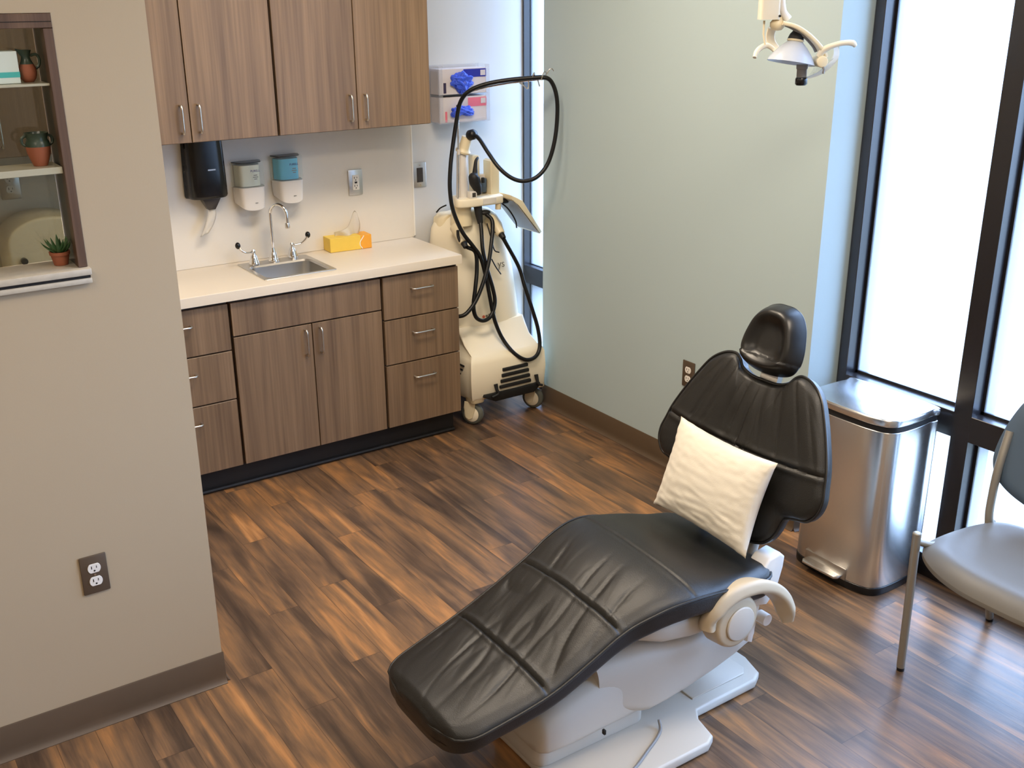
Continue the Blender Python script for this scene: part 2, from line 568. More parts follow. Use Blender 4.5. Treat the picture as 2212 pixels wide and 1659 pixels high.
M['tissue_yellow'] = mat('yellow_card', S(240, 205, 88), 0.55, noise_amt=0.05, noise_scale=25)
M['tissue_orange'] = mat('orange_card', S(242, 170, 58), 0.55, noise_amt=0.05, noise_scale=25)
M['gel_clear'] = mat('clear_gel_cartridge', S(232, 234, 216), 0.15, noise_amt=0.03)
M['gel_blue'] = mat('blue_gel_cartridge', S(100, 194, 228), 0.15, noise_amt=0.08, noise_scale=14)
M['clear_cover'] = clear_plastic('clear_cover', (0.97, 0.98, 0.97, 1), 0.88, 0.08, (0.7, 0.75, 0.75, 1))
M['acrylic'] = clear_plastic('clear_acrylic', (0.97, 0.97, 0.98, 1), 0.86, 0.06, (0.75, 0.76, 0.8, 1))
M['ink_purple'] = mat('purple_print', S(52, 34, 110), 0.5, noise_amt=0.05)
M['ink_magenta'] = mat('magenta_print', S(170, 60, 110), 0.5, noise_amt=0.05)
M['ink_grey'] = mat('grey_print', S(120, 118, 108), 0.5, noise_amt=0.05)
M['ink_red'] = mat('red_print', S(190, 92, 66), 0.5, noise_amt=0.05)
M['label_silver'] = mat('silver_badge', (0.6, 0.6, 0.6, 1), 0.35, 0.8, 0.05)
M['box_card'] = mat('white_glove_box_card', S(214, 206, 206), 0.55, noise_amt=0.03)
M['card_blue'] = mat('navy_print_card', S(38, 44, 150), 0.5, noise_amt=0.05)
M['card_pink'] = mat('pink_print_card', S(232, 120, 140), 0.5, noise_amt=0.05)
M['card_purple'] = mat('dark_purple_print_card', S(60, 50, 80), 0.5, noise_amt=0.05)
M['glove_blue'] = mat('blue_nitrile', S(58, 88, 215), 0.45, noise_amt=0.12, noise_scale=40)
M['bronze'] = mat('bronze_cover_plate', S(98, 84, 70), 0.4, 0.3, 0.05)
M['steel_plate'] = mat('polished_steel_plate', (0.7, 0.69, 0.67, 1), 0.32, 1.0, 0.03)
M['ivory'] = mat('white_receptacle', S(236, 232, 224), 0.4, noise_amt=0.01)
M['slot'] = mat('dark_slot', S(30, 27, 25), 0.7, noise_amt=0.05)
M['leather'] = mat('black_upholstery', S(23, 22, 20), 0.42, noise_amt=0.12, noise_scale=14, bump=0.25, bump_scale=380, spec=0.62)
M['leather_smooth'] = mat('black_moulded_upholstery', S(22, 21, 20), 0.33, noise_amt=0.1, noise_scale=9, bump=0.05, bump_scale=300, spec=0.62)
M['linen'] = mat('cream_cotton', S(236, 229, 214), 0.9, noise_amt=0.03, noise_scale=40, bump=0.2, bump_scale=500, sheen=0.2)
M['anod'] = mat('dark_anodised_aluminium', S(33, 32, 35), 0.27, 0.0, 0.05, spec=0.75)
M['pane'] = pane_material('window_glass', (0.97, 0.99, 1.0, 1), 0.82)
M['dimming_glass'] = pane_material('dimming_glass_pane', (0.52, 0.52, 0.46, 1), 0.97)
M['niche_wood'] = laminate('niche_walnut_trim', S(70, 52, 42), S(92, 70, 56), S(112, 88, 70), 0.4)
M['niche_dark'] = mat('niche_dark_liner', S(24, 22, 20), 0.3, noise_amt=0.1)
M['sill_stone'] = mat('grey_stone_sill', S(186, 176, 158), 0.3, noise_amt=0.18, noise_scale=60)
M['shelf_glass'] = mat('pale_green_shelf', S(176, 172, 150), 0.2, noise_amt=0.03)
M['terracotta'] = mat('terracotta_clay', S(150, 88, 62), 0.7, noise_amt=0.1, noise_scale=30)
M['green_glaze'] = mat('dark_green_glaze', S(54, 68, 56), 0.3, noise_amt=0.25, noise_scale=50)
M['leaf'] = mat('aloe_leaf', S(58, 92, 52), 0.5, noise_amt=0.2, noise_scale=40)
M['teal'] = mat('teal_print', S(70, 170, 160), 0.5, noise_amt=0.04)
M['card_white'] = mat('pale_card', S(205, 214, 202), 0.5, noise_amt=0.03)
M['vinyl_seat'] = mat('grey_seat_vinyl', S(104, 99, 91), 0.42, noise_amt=0.04, noise_scale=12, bump=0.05, bump_scale=200)
M['back_blue'] = mat('slate_blue_backrest_vinyl', S(78, 94, 110), 0.42, noise_amt=0.05, noise_scale=12)
M['chair_tube'] = mat('grey_powder_coated_tube', S(160, 154, 142), 0.38, 0.5, 0.03)
M['lamp_white'] = mat('lamp_cream_plastic', S(228, 220, 200), 0.32, noise_amt=0.02)
M['reflector'] = clear_plastic('frosted_reflector', (0.80, 0.84, 0.90, 1), 0.34, 0.2, S(208, 214, 224))
M['lens_shield'] = clear_plastic('clear_lamp_shield', (0.93, 0.95, 0.96, 1), 0.85, 0.06, (0.8, 0.82, 0.84, 1))
M['grey_plastic'] = mat('grey_plastic', S(128, 126, 124), 0.4, noise_amt=0.05)
M['diffuser'] = emis('ceiling_light_diffuser', (1.0, 0.86, 0.68, 1), 2.5)
M['light_frame'] = mat('ceiling_light_frame', S(235, 235, 230), 0.5, noise_amt=0.01)
M['screen'] = mat('grey_screen_underside', S(150, 148, 146), 0.4, noise_amt=0.05)

# ================================================================= the setting
X_L, X_R, X_PIER = -1.9, 3.20, 2.937
Y_F, Y_B = -1.6, 4.40
PIER0, PIER1 = 2.42, 4.074
def struct(name, bm, m, parent=None, smooth=False):
    o = add(name, bm, m, parent, smooth=smooth)
    if parent is None: o['kind'] = 'structure'
    return o
struct('floor', boxm(X_L, X_R, Y_F, Y_B + 0.12, -0.08, 0.0), M['floor'])
struct('ceiling', boxm(X_L, X_R, Y_F, Y_B + 0.12, CEIL, CEIL + 0.08), M['ceiling'])
struct('wall_back', boxm(X_L, X_R, Y_B, Y_B + 0.12, 0, CEIL), M['wall_pale'])
bm = new()   # pier between the two windows; its near reveal is slightly splayed
prism(bm, [(X_PIER, PIER0), (3.06, 2.388), (X_R, 2.388), (X_R, PIER1), (X_PIER, PIER1)], (0, 0, 0), (1, 0, 0), (0, 1, 0), (0, 0, 1), CEIL)
struct('wall_right', bm, M['wall_sage'])
struct('wall_left', boxm(X_L - 0.1, X_L, Y_F, Y_B, 0, CEIL), M['wall_tan'])
struct('wall_rear', boxm(X_L, X_R, Y_F - 0.1, Y_F, 0, CEIL), M['wall_tan'])
# partition in the foreground, with the niche opening cut out of it
PX1, PY0, PY1 = 0.795, 2.74, 2.86
OX0, OX1, OZ0, OZ1 = 0.02, 0.577, 1.275, 1.915
bm = new()
box(bm, X_L, OX0, PY0, PY1, 0, CEIL); box(bm, OX1, PX1, PY0, PY1, 0, CEIL)
box(bm, OX0, OX1, PY0, PY1, 0, OZ0); box(bm, OX0, OX1, PY0, PY1, OZ1, CEIL)
struct('wall_partition', bm, M['wall_tan'])

def cove(path, h=0.104):
    """rubber cove base swept along a floor path; n = outward normal list"""
    bm = new()
    for (a, b, nrm) in path:
        a, b, nrm = Vector(a), Vector(b), Vector(nrm)
        sec = [(0, 0), (0.016, 0), (0.016, 0.002), (0.010, 0.007), (0.006, 0.016), (0.0045, 0.03), (0.004, h - 0.003), (0.0025, h), (0, h)]
        ra = [bm.verts.new(a + nrm * u + Vector((0, 0, v))) for u, v in sec]
        rb = [bm.verts.new(b + nrm * u + Vector((0, 0, v))) for u, v in sec]
        skin(bm, [ra, rb])
    return bm
struct('baseboard_partition', cove([((X_L, PY0, 0), (PX1 + 0.004, PY0, 0), (0, -1, 0)), ((PX1, PY0 - 0.004, 0), (PX1, PY1, 0), (1, 0, 0))]), M['base_rubber'], smooth=True)
struct('baseboard_right', cove([((X_PIER, PIER0 - 0.004, 0), (X_PIER, PIER1, 0), (-1, 0, 0)), ((X_PIER - 0.004, PIER0 + 0.001, 0), (3.053, 2.390, 0), (-0.252, -0.968, 0))]), M['base_rubber'], smooth=True)
struct('baseboard_back', boxm(-0.5, 2.385, 4.03, 4.045, 0, 0.112), M['toe_black'])
bm = new()
tube(bm, [(-0.5, 4.026, 0.010), (2.385, 4.026, 0.010)], 0.010, n=8)
struct('trim_2', bm, M['toe_black'], smooth=True)
# backsplash panel and its pale edge strip
struct('trim_1', boxm(2.412, 2.420, 4.390, 4.400, 0.868, 1.44, 0.001), M['splash_edge'])
struct('trim_3', boxm(-0.5, 2.412, 4.391, 4.400, 0.864, 1.44), M['splash'])

# ---- windows: dark frames with glazing
def window(name, y_edges, z_tr=(0.545, 0.635), xf=3.055, xg=3.115, lip=0.010):
    """y_edges: list of (y0,y1) for the uprights, far to near"""
    bm = new()
    xb = 3.19
    ylo, yhi = min(a for a, b in y_edges), max(b for a, b in y_edges)
    for (a, b) in y_edges:
        box(bm, xf, xb, a, b, 0.0, 2.70, 0.0015, 1)
        box(bm, xg - 0.009, xg + 0.012, a - lip, b + lip, 0.0, 2.70)
    for (z0, z1) in ((0.0, 0.085), z_tr, (2.62, 2.70)):
        box(bm, xf + 0.0008, xb, ylo, yhi, z0, z1, 0.0015, 1)
        box(bm, xg - 0.009, xg + 0.012, ylo, yhi, z0 - (0 if z0 == 0 else lip), z1 + lip)
    w = struct(name, bm, M['anod'])
    ys = sorted(y_edges)
    for i in range(len(ys) - 1):
        for (z0, z1) in ((0.085, z_tr[0]), (z_tr[1], 2.62)):
            add('window_pane', boxm(xg - 0.003, xg + 0.003, ys[i][1] - 0.004, ys[i + 1][0] + 0.004, z0 - 0.004, z1 + 0.004), M['pane'], w, smooth=False)
    return w
window('window_1', [(2.346, 2.386), (1.835, 1.90), (1.318, 1.383), (0.80, 0.866), (0.283, 0.349), (-0.234, -0.168), (-0.75, -0.684), (-1.30, -1.20)])
window('window_2', [(4.388, 4.399), (4.076, 4.120)], xf=3.045, xg=3.092, lip=0.003)
bm = new()
box(bm, 3.05, X_R + 0.02, Y_F, -1.30, 0, CEIL)
box(bm, 3.05, X_R + 0.02, Y_F, 2.387, 2.70, CEIL); box(bm, 3.05, X_R + 0.02, PIER1, Y_B, 2.70, CEIL)
struct('wall_window', bm, M['wall_sage'])

# ---- ceiling lights
for i, (lx, ly, sx, sy, w) in enumerate(CEILING_LIGHTS):
    t = thing('ceiling_light', (lx, ly, CEIL - 0.03), ['rectangular ceiling light above the floor in front of the cabinets', 'rectangular ceiling light above the dental chair', 'rectangular ceiling light left of the viewer', 'rectangular ceiling light behind the viewer', 'rectangular ceiling light behind the partition'][i], 'light', 'ceiling lights')
    bm = new()
    for (a, b, c, d) in ((-sx / 2, sx / 2, -sy / 2, -sy / 2 + 0.03), (-sx / 2, sx / 2, sy / 2 - 0.03, sy / 2), (-sx / 2, -sx / 2 + 0.03, -sy / 2 + 0.03, sy / 2 - 0.03), (sx / 2 - 0.03, sx / 2, -sy / 2 + 0.03, sy / 2 - 0.03)):
        box(bm, lx + a, lx + b, ly + c, ly + d, CEIL - 0.03, CEIL - 0.0005)
    add('frame', bm, M['light_frame'], t, smooth=False)
    add('diffuser', boxm(lx - sx / 2 + 0.03, lx + sx / 2 - 0.03, ly - sy / 2 + 0.03, ly + sy / 2 - 0.03, CEIL - 0.022, CEIL - 0.016), M['diffuser'], t, smooth=False)

# ================================================================= cabinets
def pull(name_parent, p0, p1, out, m=None, r=0.0042):
    """bow pull between p0 and p1, standing off along out"""
    p0, p1, o = Vector(p0), Vector(p1), Vector(out)
    d = (p1 - p0).normalized()
    bm = new()
    tube(bm, [p0, p0 + o * 0.8, p0 + o + d * 0.007, p0 + o + d * 0.016, p1 + o - d * 0.016, p1 + o - d * 0.007, p1 + o * 0.8, p1], r, n=10)
    return add('handle', bm, m or M['nickel'], name_parent)

YU = 4.072    # upper door face
def wall_cabinet(x0, x1, label):
    z0, z1 = 1.420, 2.32
    t = thing('wall_cabinet', ((x0 + x1) / 2, 4.24, z0), label, 'cabinet', 'wall cabinets')
    bm = new()
    box(bm, x0, x1, YU + 0.024, Y_B - 0.012, z0, z1, 0.0008, 1)
    add('body', bm, M['cabinet'], t, smooth=False)
    mid = (x0 + x1) / 2
    for (a, b, hx) in ((x0 + 0.003, mid - 0.002, mid - 0.034), (mid + 0.002, x1 - 0.003, mid + 0.034)):
        d = add('door', boxm(a, b, YU, YU + 0.019, z0 + 0.004, z1 - 0.004, 0.0012, 1), M['cabinet'], t, smooth=False)
        pull(d, (hx, YU + 0.001, 1.46), (hx, YU + 0.001, 1.562), (0, -0.026, 0))
    add('door_gap', boxm(x0 + 0.001, x1 - 0.001, YU + 0.0185, YU + 0.0245, z0 + 0.001, z1 - 0.001), M['cab_dark'], t, smooth=False)
    return t
wall_cabinet(0.257, 0.948, 'walnut wall cabinet seen through the niche, left of the other two')
wall_cabinet(0.952, 1.645, 'walnut wall cabinet above the black towel dispenser')
wall_cabinet(1.649, 2.342, 'walnut wall cabinet beside the glove box holder, above the outlet and tissue box')

YD = 3.968    # base door face
ZC = 0.863
def base_body(t, x0, x1):
    add('body', boxm(x0, x1, YD + 0.024, Y_B - 0.002, 0.112, 0.822, 0.0008, 1), M['cabinet'], t, smooth=False)
    add('door_gap', boxm(x0 + 0.001, x1 - 0.001, YD + 0.0185, YD + 0.0245, 0.113, 0.821), M['cab_dark'], t, smooth=False)
def drawer_unit(x0, x1, label):
    t = thing('drawer_cabinet', ((x0 + x1) / 2, 4.19, 0.112), label, 'cabinet', 'base cabinets')
    base_body(t, x0, x1)
    cx = (x0 + x1) / 2 - 0.002
    for (z0, z1, hz) in ((0.620, 0.808, 0.745), (0.413, 0.614, 0.545), (0.117, 0.407, 0.338)):
        d = add('drawer', boxm(x0 + 0.003, x1 - 0.003, YD, YD + 0.019, z0, z1, 0.0012, 1), M['cabinet'], t, smooth=False)
        pull(d, (cx - 0.05, YD + 0.001, hz), (cx + 0.05, YD + 0.001, hz), (0, -0.026, 0))
    return t
drawer_unit(0.505, 0.919, 'three-drawer walnut base cabinet standing behind the foreground wall')
drawer_unit(0.925, 1.336, 'three-drawer walnut base cabinet half hidden by the foreground wall')
drawer_unit(2.014, 2.396, 'three-drawer walnut base cabinet beside the cream laser cart')
t = thing('sink_cabinet', (1.675, 4.19, 0.112), 'walnut sink base cabinet with two doors under a wide panel', 'cabinet', 'base cabinets')
# open carcass so the basin hangs free inside
bm = new()
x0, x1 = 1.342, 2.008
box(bm, x0, x0 + 0.016, YD + 0.025, Y_B - 0.002, 0.112, 0.822); box(bm, x1 - 0.016, x1, YD + 0.025, Y_B - 0.002, 0.112, 0.822)
box(bm, x0 + 0.016, x1 - 0.016, YD + 0.025, Y_B - 0.002, 0.112, 0.130); box(bm, x0 + 0.016, x1 - 0.016, Y_B - 0.012, Y_B - 0.002, 0.130, 0.822)
add('body', bm, M['cabinet'], t, smooth=False)
add('door_gap', boxm(x0 + 0.001, x1 - 0.001, YD + 0.0185, YD + 0.0245, 0.113, 0.821), M['cab_dark'], t, smooth=False)
add('front_panel', boxm(x0 + 0.003, x1 - 0.003, YD, YD + 0.019, 0.672, 0.808, 0.0012, 1), M['cabinet'], t, smooth=False)
mid = 1.681
for (a, b, hx) in ((x0 + 0.003, mid - 0.002, mid - 0.033), (mid + 0.002, x1 - 0.003, mid + 0.033)):
    d = add('door', boxm(a, b, YD, YD + 0.019, 0.117, 0.666, 0.0012, 1), M['cabinet'], t, smooth=False)
    pull(d, (hx, YD + 0.001, 0.537), (hx, YD + 0.001, 0.646), (0, -0.026, 0))

# ---- worktop with a cut-out, sink, faucet
SX0, SX1, SY0, SY1 = 1.518, 1.836, 4.020, 4.345
bm = new()
cx0, cx1, cy0, cy1 = SX0 + 0.014, SX1 - 0.014, SY0 + 0.014, SY1 - 0.014
X0c, X1c, Y0c, Y1c = -0.3, 2.404, 3.948, 4.398
outer = [(X0c, Y0c), (X1c, Y0c), (X1c, Y1c), (X0c, Y1c)]
inner = [(cx0, cy0), (cx1, cy0), (cx1, cy1), (cx0, cy1)]
rings = {}
for z in (ZC - 0.040, ZC):
    rings[z] = ([bm.verts.new((a, b, z)) for a, b in outer], [bm.verts.new((a, b, z)) for a, b in inner])
for z in rings:
    O, I = rings[z]
    for k in range(4):
        bm.faces.new((O[k], O[(k + 1) % 4], I[(k + 1) % 4], I[k]))
(Oa, Ia), (Ob, Ib) = rings[ZC - 0.040], rings[ZC]
for k in range(4):
    bm.faces.new((Oa[k], Oa[(k + 1) % 4], Ob[(k + 1) % 4], Ob[k]))
    bm.faces.new((Ia[k], Ib[k], Ib[(k + 1) % 4], Ia[(k + 1) % 4]))
bmesh.ops.recalc_face_normals(bm, faces=bm.faces)
es = [e for e in bm.edges if all(abs(v.co.z - ZC) < 1e-6 for v in e.verts) and all(abs(v.co.y - Y0c) < 1e-6 or abs(v.co.x - X1c) < 1e-6 for v in e.verts)]
bmesh.ops.bevel(bm, geom=es, offset=0.004, segments=3, profile=0.5, affect='EDGES')
ct = add('countertop', bm, M['counter'], None, smooth=True, angle=30)
tag(ct, 'cream countertop running along the back wall around the sink', 'countertop')

t = thing('sink', ((SX0 + SX1) / 2, (SY0 + SY1) / 2, ZC), 'small square stainless steel sink set in the cream countertop', 'sink')
bm = new()
def rr_ring(w, h, r, z, cx, cy, n=6):
    return [bm.verts.new((a, b, z)) for a, b in rrect(w, h, r, n, cx, cy)]
mx_, my_ = (SX0 + SX1) / 2, (SY0 + SY1) / 2
W_, H_ = SX1 - SX0, SY1 - SY0
by = my_ - 0.028   # basin centre is shifted to the front; the faucet deck is at the back
bw, bh = W_ - 0.05, H_ - 0.105
rings = [rr_ring(W_, H_, 0.012, ZC + 0.0006, mx_, my_), rr_ring(W_ - 0.003, H_ - 0.003, 0.011, ZC + 0.0034, mx_, my_), rr_ring(bw + 0.012, bh + 0.012, 0.034, ZC + 0.003, mx_, by), rr_ring(bw, bh, 0.03, ZC - 0.004, mx_, by), rr_ring(bw - 0.006, bh - 0.006, 0.03, ZC - 0.10, mx_, by), rr_ring(bw - 0.05, bh - 0.05, 0.02, ZC - 0.135, mx_, by), rr_ring(0.06, 0.06, 0.028, ZC - 0.14, mx_, by)]
skin(bm, rings, cap=False)
bm.faces.new(rings[-1])
add('basin', bm, M['steel'], t, angle=35, recalc=True)
bm = new(); lathe(bm, [(0.0, 0.003), (0.018, 0.003), (0.022, 0.001), (0.022, -0.002)], (mx_, by, ZC - 0.139), 20, cap=False)
add('drain', bm, M['chrome'], t)

t = thing('faucet', (1.672, 4.305, ZC + 0.003), 'chrome gooseneck faucet with two wing lever handles behind the sink', 'faucet')
ZD = ZC + 0.0036
fx, fy = 1.672, 4.307
bell = [(0.0, 0), (0.023, 0.0), (0.0235, 0.005), (0.020, 0.011), (0.0185, 0.02), (0.014, 0.035), (0.0095, 0.05), (0.0085, 0.058), (0, 0.058)]
bm = new(); lathe(bm, bell, (fx, fy, ZD), 24, cap=False)
add('spout_base', bm, M['chrome'], t)
bm = new()
dx, dy = 0.55, -0.835
pts = [(fx, fy, ZD + 0.05), (fx, fy, ZD + 0.12), (fx, fy, ZD + 0.20)]
for k in range(1, 11):
    a = PI * k / 10
    q = 0.042 * (1 - math.cos(a))
    pts.append((fx + dx * q, fy + dy * q, ZD + 0.20 + 0.048 * math.sin(a)))
q = 0.084
pts += [(fx + dx * q, fy + dy * q, ZD + 0.185), (fx + dx * q, fy + dy * q, ZD + 0.168)]
tube(bm, pts, 0.0072, n=14, smooth_n=3)
add('spout', bm, M['chrome'], t)
bm = new(); lathe(bm, [(0, 0), (0.0095, 0), (0.0105, 0.004), (0.0105, 0.018), (0.008, 0.022), (0, 0.022)], (fx + dx * q, fy + dy * q, ZD + 0.150), 16, cap=False)
add('aerator', bm, M['nickel'], t)
for (hx, hy, s) in ((1.578, 4.292, -1), (1.766, 4.322, 1)):
    bm = new(); lathe(bm, [(0, 0), (0.023, 0), (0.0235, 0.006), (0.021, 0.014), (0.017, 0.026), (0.0135, 0.038), (0.009, 0.045), (0.008, 0.056), (0.0095, 0.060), (0.006, 0.066), (0, 0.067)], (hx, hy, ZD), 24, cap=False)
    h = add('handle_base', bm, M['chrome'], t)
    bm = new()
    P = [(hx, hy, ZD + 0.056), (hx + s * 0.018, hy - 0.003, ZD + 0.056), (hx + s * 0.040, hy - 0.008, ZD + 0.060), (hx + s * 0.058, hy - 0.012, ZD + 0.074), (hx + s * 0.070, hy - 0.015, ZD + 0.092)]
    tube(bm, P, [0.0072, 0.0062, 0.0062, 0.0085, 0.0105], n=12, smooth_n=5, sect=[(math.cos(2 * PI * k / 12) * 0.6, math.sin(2 * PI * k / 12) * 1.0) for k in range(12)])
    add('lever_handle', bm, M['chrome'], h)
    bm = new()
    e0 = Vector((hx + s * 0.0705, hy - 0.015, ZD + 0.094))
    bmesh.ops.create_uvsphere(bm, u_segments=16, v_segments=10, radius=0.0125, matrix=Matrix.Translation(e0) @ Matrix.Diagonal((0.9, 1.0, 1.15, 1)))
    add('lever_tip', bm, M['black_plastic'], h)

# ---- tissue box
t = thing('tissue_box', (2.045, 4.345, ZC + 0.001), 'yellow and orange tissue box on the countertop with a white tissue pulled up', 'tissue box')
R_ = Matrix.Translation((2.043, 4.345, ZC + 0.001)) @ Matrix.Rotation(math.radians(-3), 4, 'Z')
bx, byd, bz = 0.200, 0.080, 0.062
bm = new(); box(bm, -bx / 2, bx * 0.24, -byd / 2, byd / 2, 0, bz, 0.0012, 1, M=R_)
add('box', bm, M['tissue_yellow'], t, smooth=False)
bm = new(); box(bm, bx * 0.24 + 0.0003, bx / 2, -byd / 2, byd / 2, 0, bz, 0.0012, 1, M=R_)
add('box_end', bm, M['tissue_orange'], t, smooth=False)
bm = new()
tube(bm, [R_ @ Vector((bx * 0.27 - 0.012 * math.sin(k * 0.5), -byd / 2 - 0.0006, 0.002 + (bz - 0.004) * k / 8)) for k in range(9)], 0.0022, n=6)
add('white_curve', bm, M['paper'], t)
bm = new()
NU, NV = 22, 14
g = []
for i in range(NU):
    u = i / (NU - 1)
    row = []
    top = 0.018 + 0.066 * math.exp(-((u - 0.86) / 0.16) ** 2) + 0.028 * u
    for j in range(NV):
        v = j / (NV - 1)
        w = 0.020 * (1 - 0.55 * v)
        row.append(bm.verts.new(R_ @ Vector((-0.062 + 0.118 * u + 0.006 * math.sin(v * 3), w * math.sin(u * 9 + v * 2.2) * 0.75, bz - 0.006 + (top + 0.006) * v))))
    g.append(row)
for i in range(NU - 1):
    for j in range(NV - 1):
        bm.faces.new((g[i][j], g[i + 1][j], g[i + 1][j + 1], g[i][j + 1]))
bmesh.ops.solidify(bm, geom=list(bm.faces), thickness=0.0012)
add('tissue', bm, M['paper'], t, angle=180)

# ---- paper towel dispenser
t = thing('paper_towel_dispenser', (1.430, 4.398, 1.15), 'glossy black paper towel dispenser under the wall cabinet with a towel hanging out', 'dispenser')
bm = new()
prof = [(-0.078, 0.0), (0.078, 0.0), (0.080, -0.03), (0.076, -0.058), (0.060, -0.074), (0.03, -0.081), (-0.03, -0.081), (-0.060, -0.074), (-0.076, -0.058), (-0.080, -0.03)]
P = catmull([(a, b, 0) for a, b in prof], 5, True)
rings = []
for (z, s, o) in ((1.160, 0.93, 0.006), (1.164, 0.97, 0.002), (1.172, 1.0, 0), (1.26, 0.985, 0), (1.36, 0.955, 0.0), (1.412, 0.93, 0.002), (1.417, 0.90, 0.006)):
    rings.append([bm.verts.new((1.430 + p.x * s, 4.389 + min(0, (p.y + o) * (0.55 + 0.45 * s)), z)) for p in P])
skin(bm, rings)
add('housing', bm, M['black_plastic'], t, angle=35)
bm = new()
rings = []
for (z, hw, d0, d1) in ((1.162, 0.040, -0.012, -0.066), (1.130, 0.024, -0.02, -0.060), (1.112, 0.015, -0.026, -0.055)):
    rings.append([bm.verts.new((1.434 + a * hw, 4.389 + b, z)) for a, b in ((-1, d0), (1, d0), (1, d1), (-1, d1))])
skin(bm, rings)
bmesh.ops.bevel(bm, geom=list(bm.edges), offset=0.002, segments=2, affect='EDGES', profile=0.5)
add('chute', bm, M['smoke_plastic'], t)
bm = new()
rows = []
for k in range(15):
    v = k / 14
    z = 1.125 - 0.115 * v
    off = -0.046 * max(0, (v - 0.25) / 0.75) ** 1.35
    w = 0.013 + 0.008 * math.sin(v * 2.6)
    y = 4.347 - 0.012 * math.sin(v * 2.2)
    rows.append([bm.verts.new((1.435 + off + w * (j / 5 * 2 - 1), y + 0.004 * math.sin(j * 1.3 + v * 4), z + 0.006 * (j / 5 - 0.5) * v * 2)) for j in range(6)])
for i in range(14):
    for j in range(5):
        bm.faces.new((rows[i][j], rows[i][j + 1], rows[i + 1][j + 1], rows[i + 1][j]))
bmesh.ops.solidify(bm, geom=list(bm.faces), thickness=0.0025)
add('paper_towel', bm, M['paper'], t, angle=180)
add('badge', boxm(1.424, 1.456, 4.3062, 4.3078, 1.276, 1.2815, 0.0004, 1), M['label_silver'], t)
for z in (1.375, 1.285, 1.205):
    bm = new(); cyl(bm, (1.350, 4.372, z - 0.012), (1.350, 4.372, z + 0.012), 0.006, 12, bev=0.002)
    add('hinge_lug', bm, M['black_matte'], t)

# ---- soap and sanitiser dispensers
def soap(cx, z0, label, gel):
    yb = 4.389
    t = thing('soap_dispenser', (cx, yb, z0), label, 'dispenser', 'hand soap dispensers')
    def shell(bm, hw, d, za, zb, r0=1.0, seg=5, taper=0.0, roundb=False):
        o = smooth_poly([(-hw, 0), (-hw, -d * 0.55), (-hw * 0.86, -d * 0.88), (-hw * 0.5, -d), (hw * 0.5, -d), (hw * 0.86, -d * 0.88), (hw, -d * 0.55), (hw, 0)], 4)
        o = [(a, min(b, 0)) for a, b in o]
        rings = []
        for k in range(seg + 1):
            f = k / seg
            z = za + (zb - za) * f
            s = 1 - taper * (1 - f)
            zz = z
            ring = []
            for a, b in o:
                dz = 0
                if roundb and f < 0.5:
                    dz = (abs(a) / hw) ** 2.5 * 0.014 * (1 - f * 2) + (1 + b / d) * 0.012 * (1 - f * 2)
                ring.append(bm.verts.new((cx + a * s, yb + b * (1 - taper * 0.6 * (1 - f)), zz + dz)))
            rings.append(ring)
        skin(bm, rings)
    bm = new(); shell(bm, 0.0585, 0.078, z0, z0 + 0.096, taper=0.07, roundb=True, seg=8)
    add('cover', bm, M['white_plastic'], t, angle=50)
    bm = new(); shell(bm, 0.047, 0.058, z0 + 0.099, z0 + 0.186)
    add('cartridge', bm, gel, t, angle=50)
    bm = new(); shell(bm, 0.0615, 0.079, z0 + 0.097, z0 + 0.196, taper=0.02)
    add('clear_cover', bm, M['clear_cover'], t, angle=50)
    bm = new(); shell(bm, 0.055, 0.060, z0 + 0.1965, z0 + 0.1995)
    add('top_edge', bm, M['smoke_plastic'], t, angle=50)
    R = Matrix.Rotation(PI / 2, 3, 'X')
    text_obj('lettering', 'PURELL', 0.0125, (cx + 0.012, yb - 0.0800, z0 + 0.165), R, M['ink_purple'], t)
    bm = new()
    for k, w in enumerate((0.016, 0.022, 0.013)):
        box(bm, cx + 0.012 - w / 2, cx + 0.012 + w / 2, yb - 0.0800, yb - 0.0792, z0 + 0.146 - k * 0.008, z0 + 0.149 - k * 0.008)
    add('small_print', bm, M['ink_grey'], t, smooth=False)
    bm = new(); box(bm, cx + 0.002, cx + 0.014, yb - 0.0796, yb - 0.0780, z0 + 0.030, z0 + 0.0325)
    add('sensor_mark', bm, M['ink_grey'], t)
    return t
soap(1.612, 1.092, 'white soap dispenser with a clear gel cartridge, next to the black towel dispenser', M['gel_clear'])
soap(1.786, 1.104, 'white soap dispenser with a bright blue cartridge, right of the clear one', M['gel_blue'])

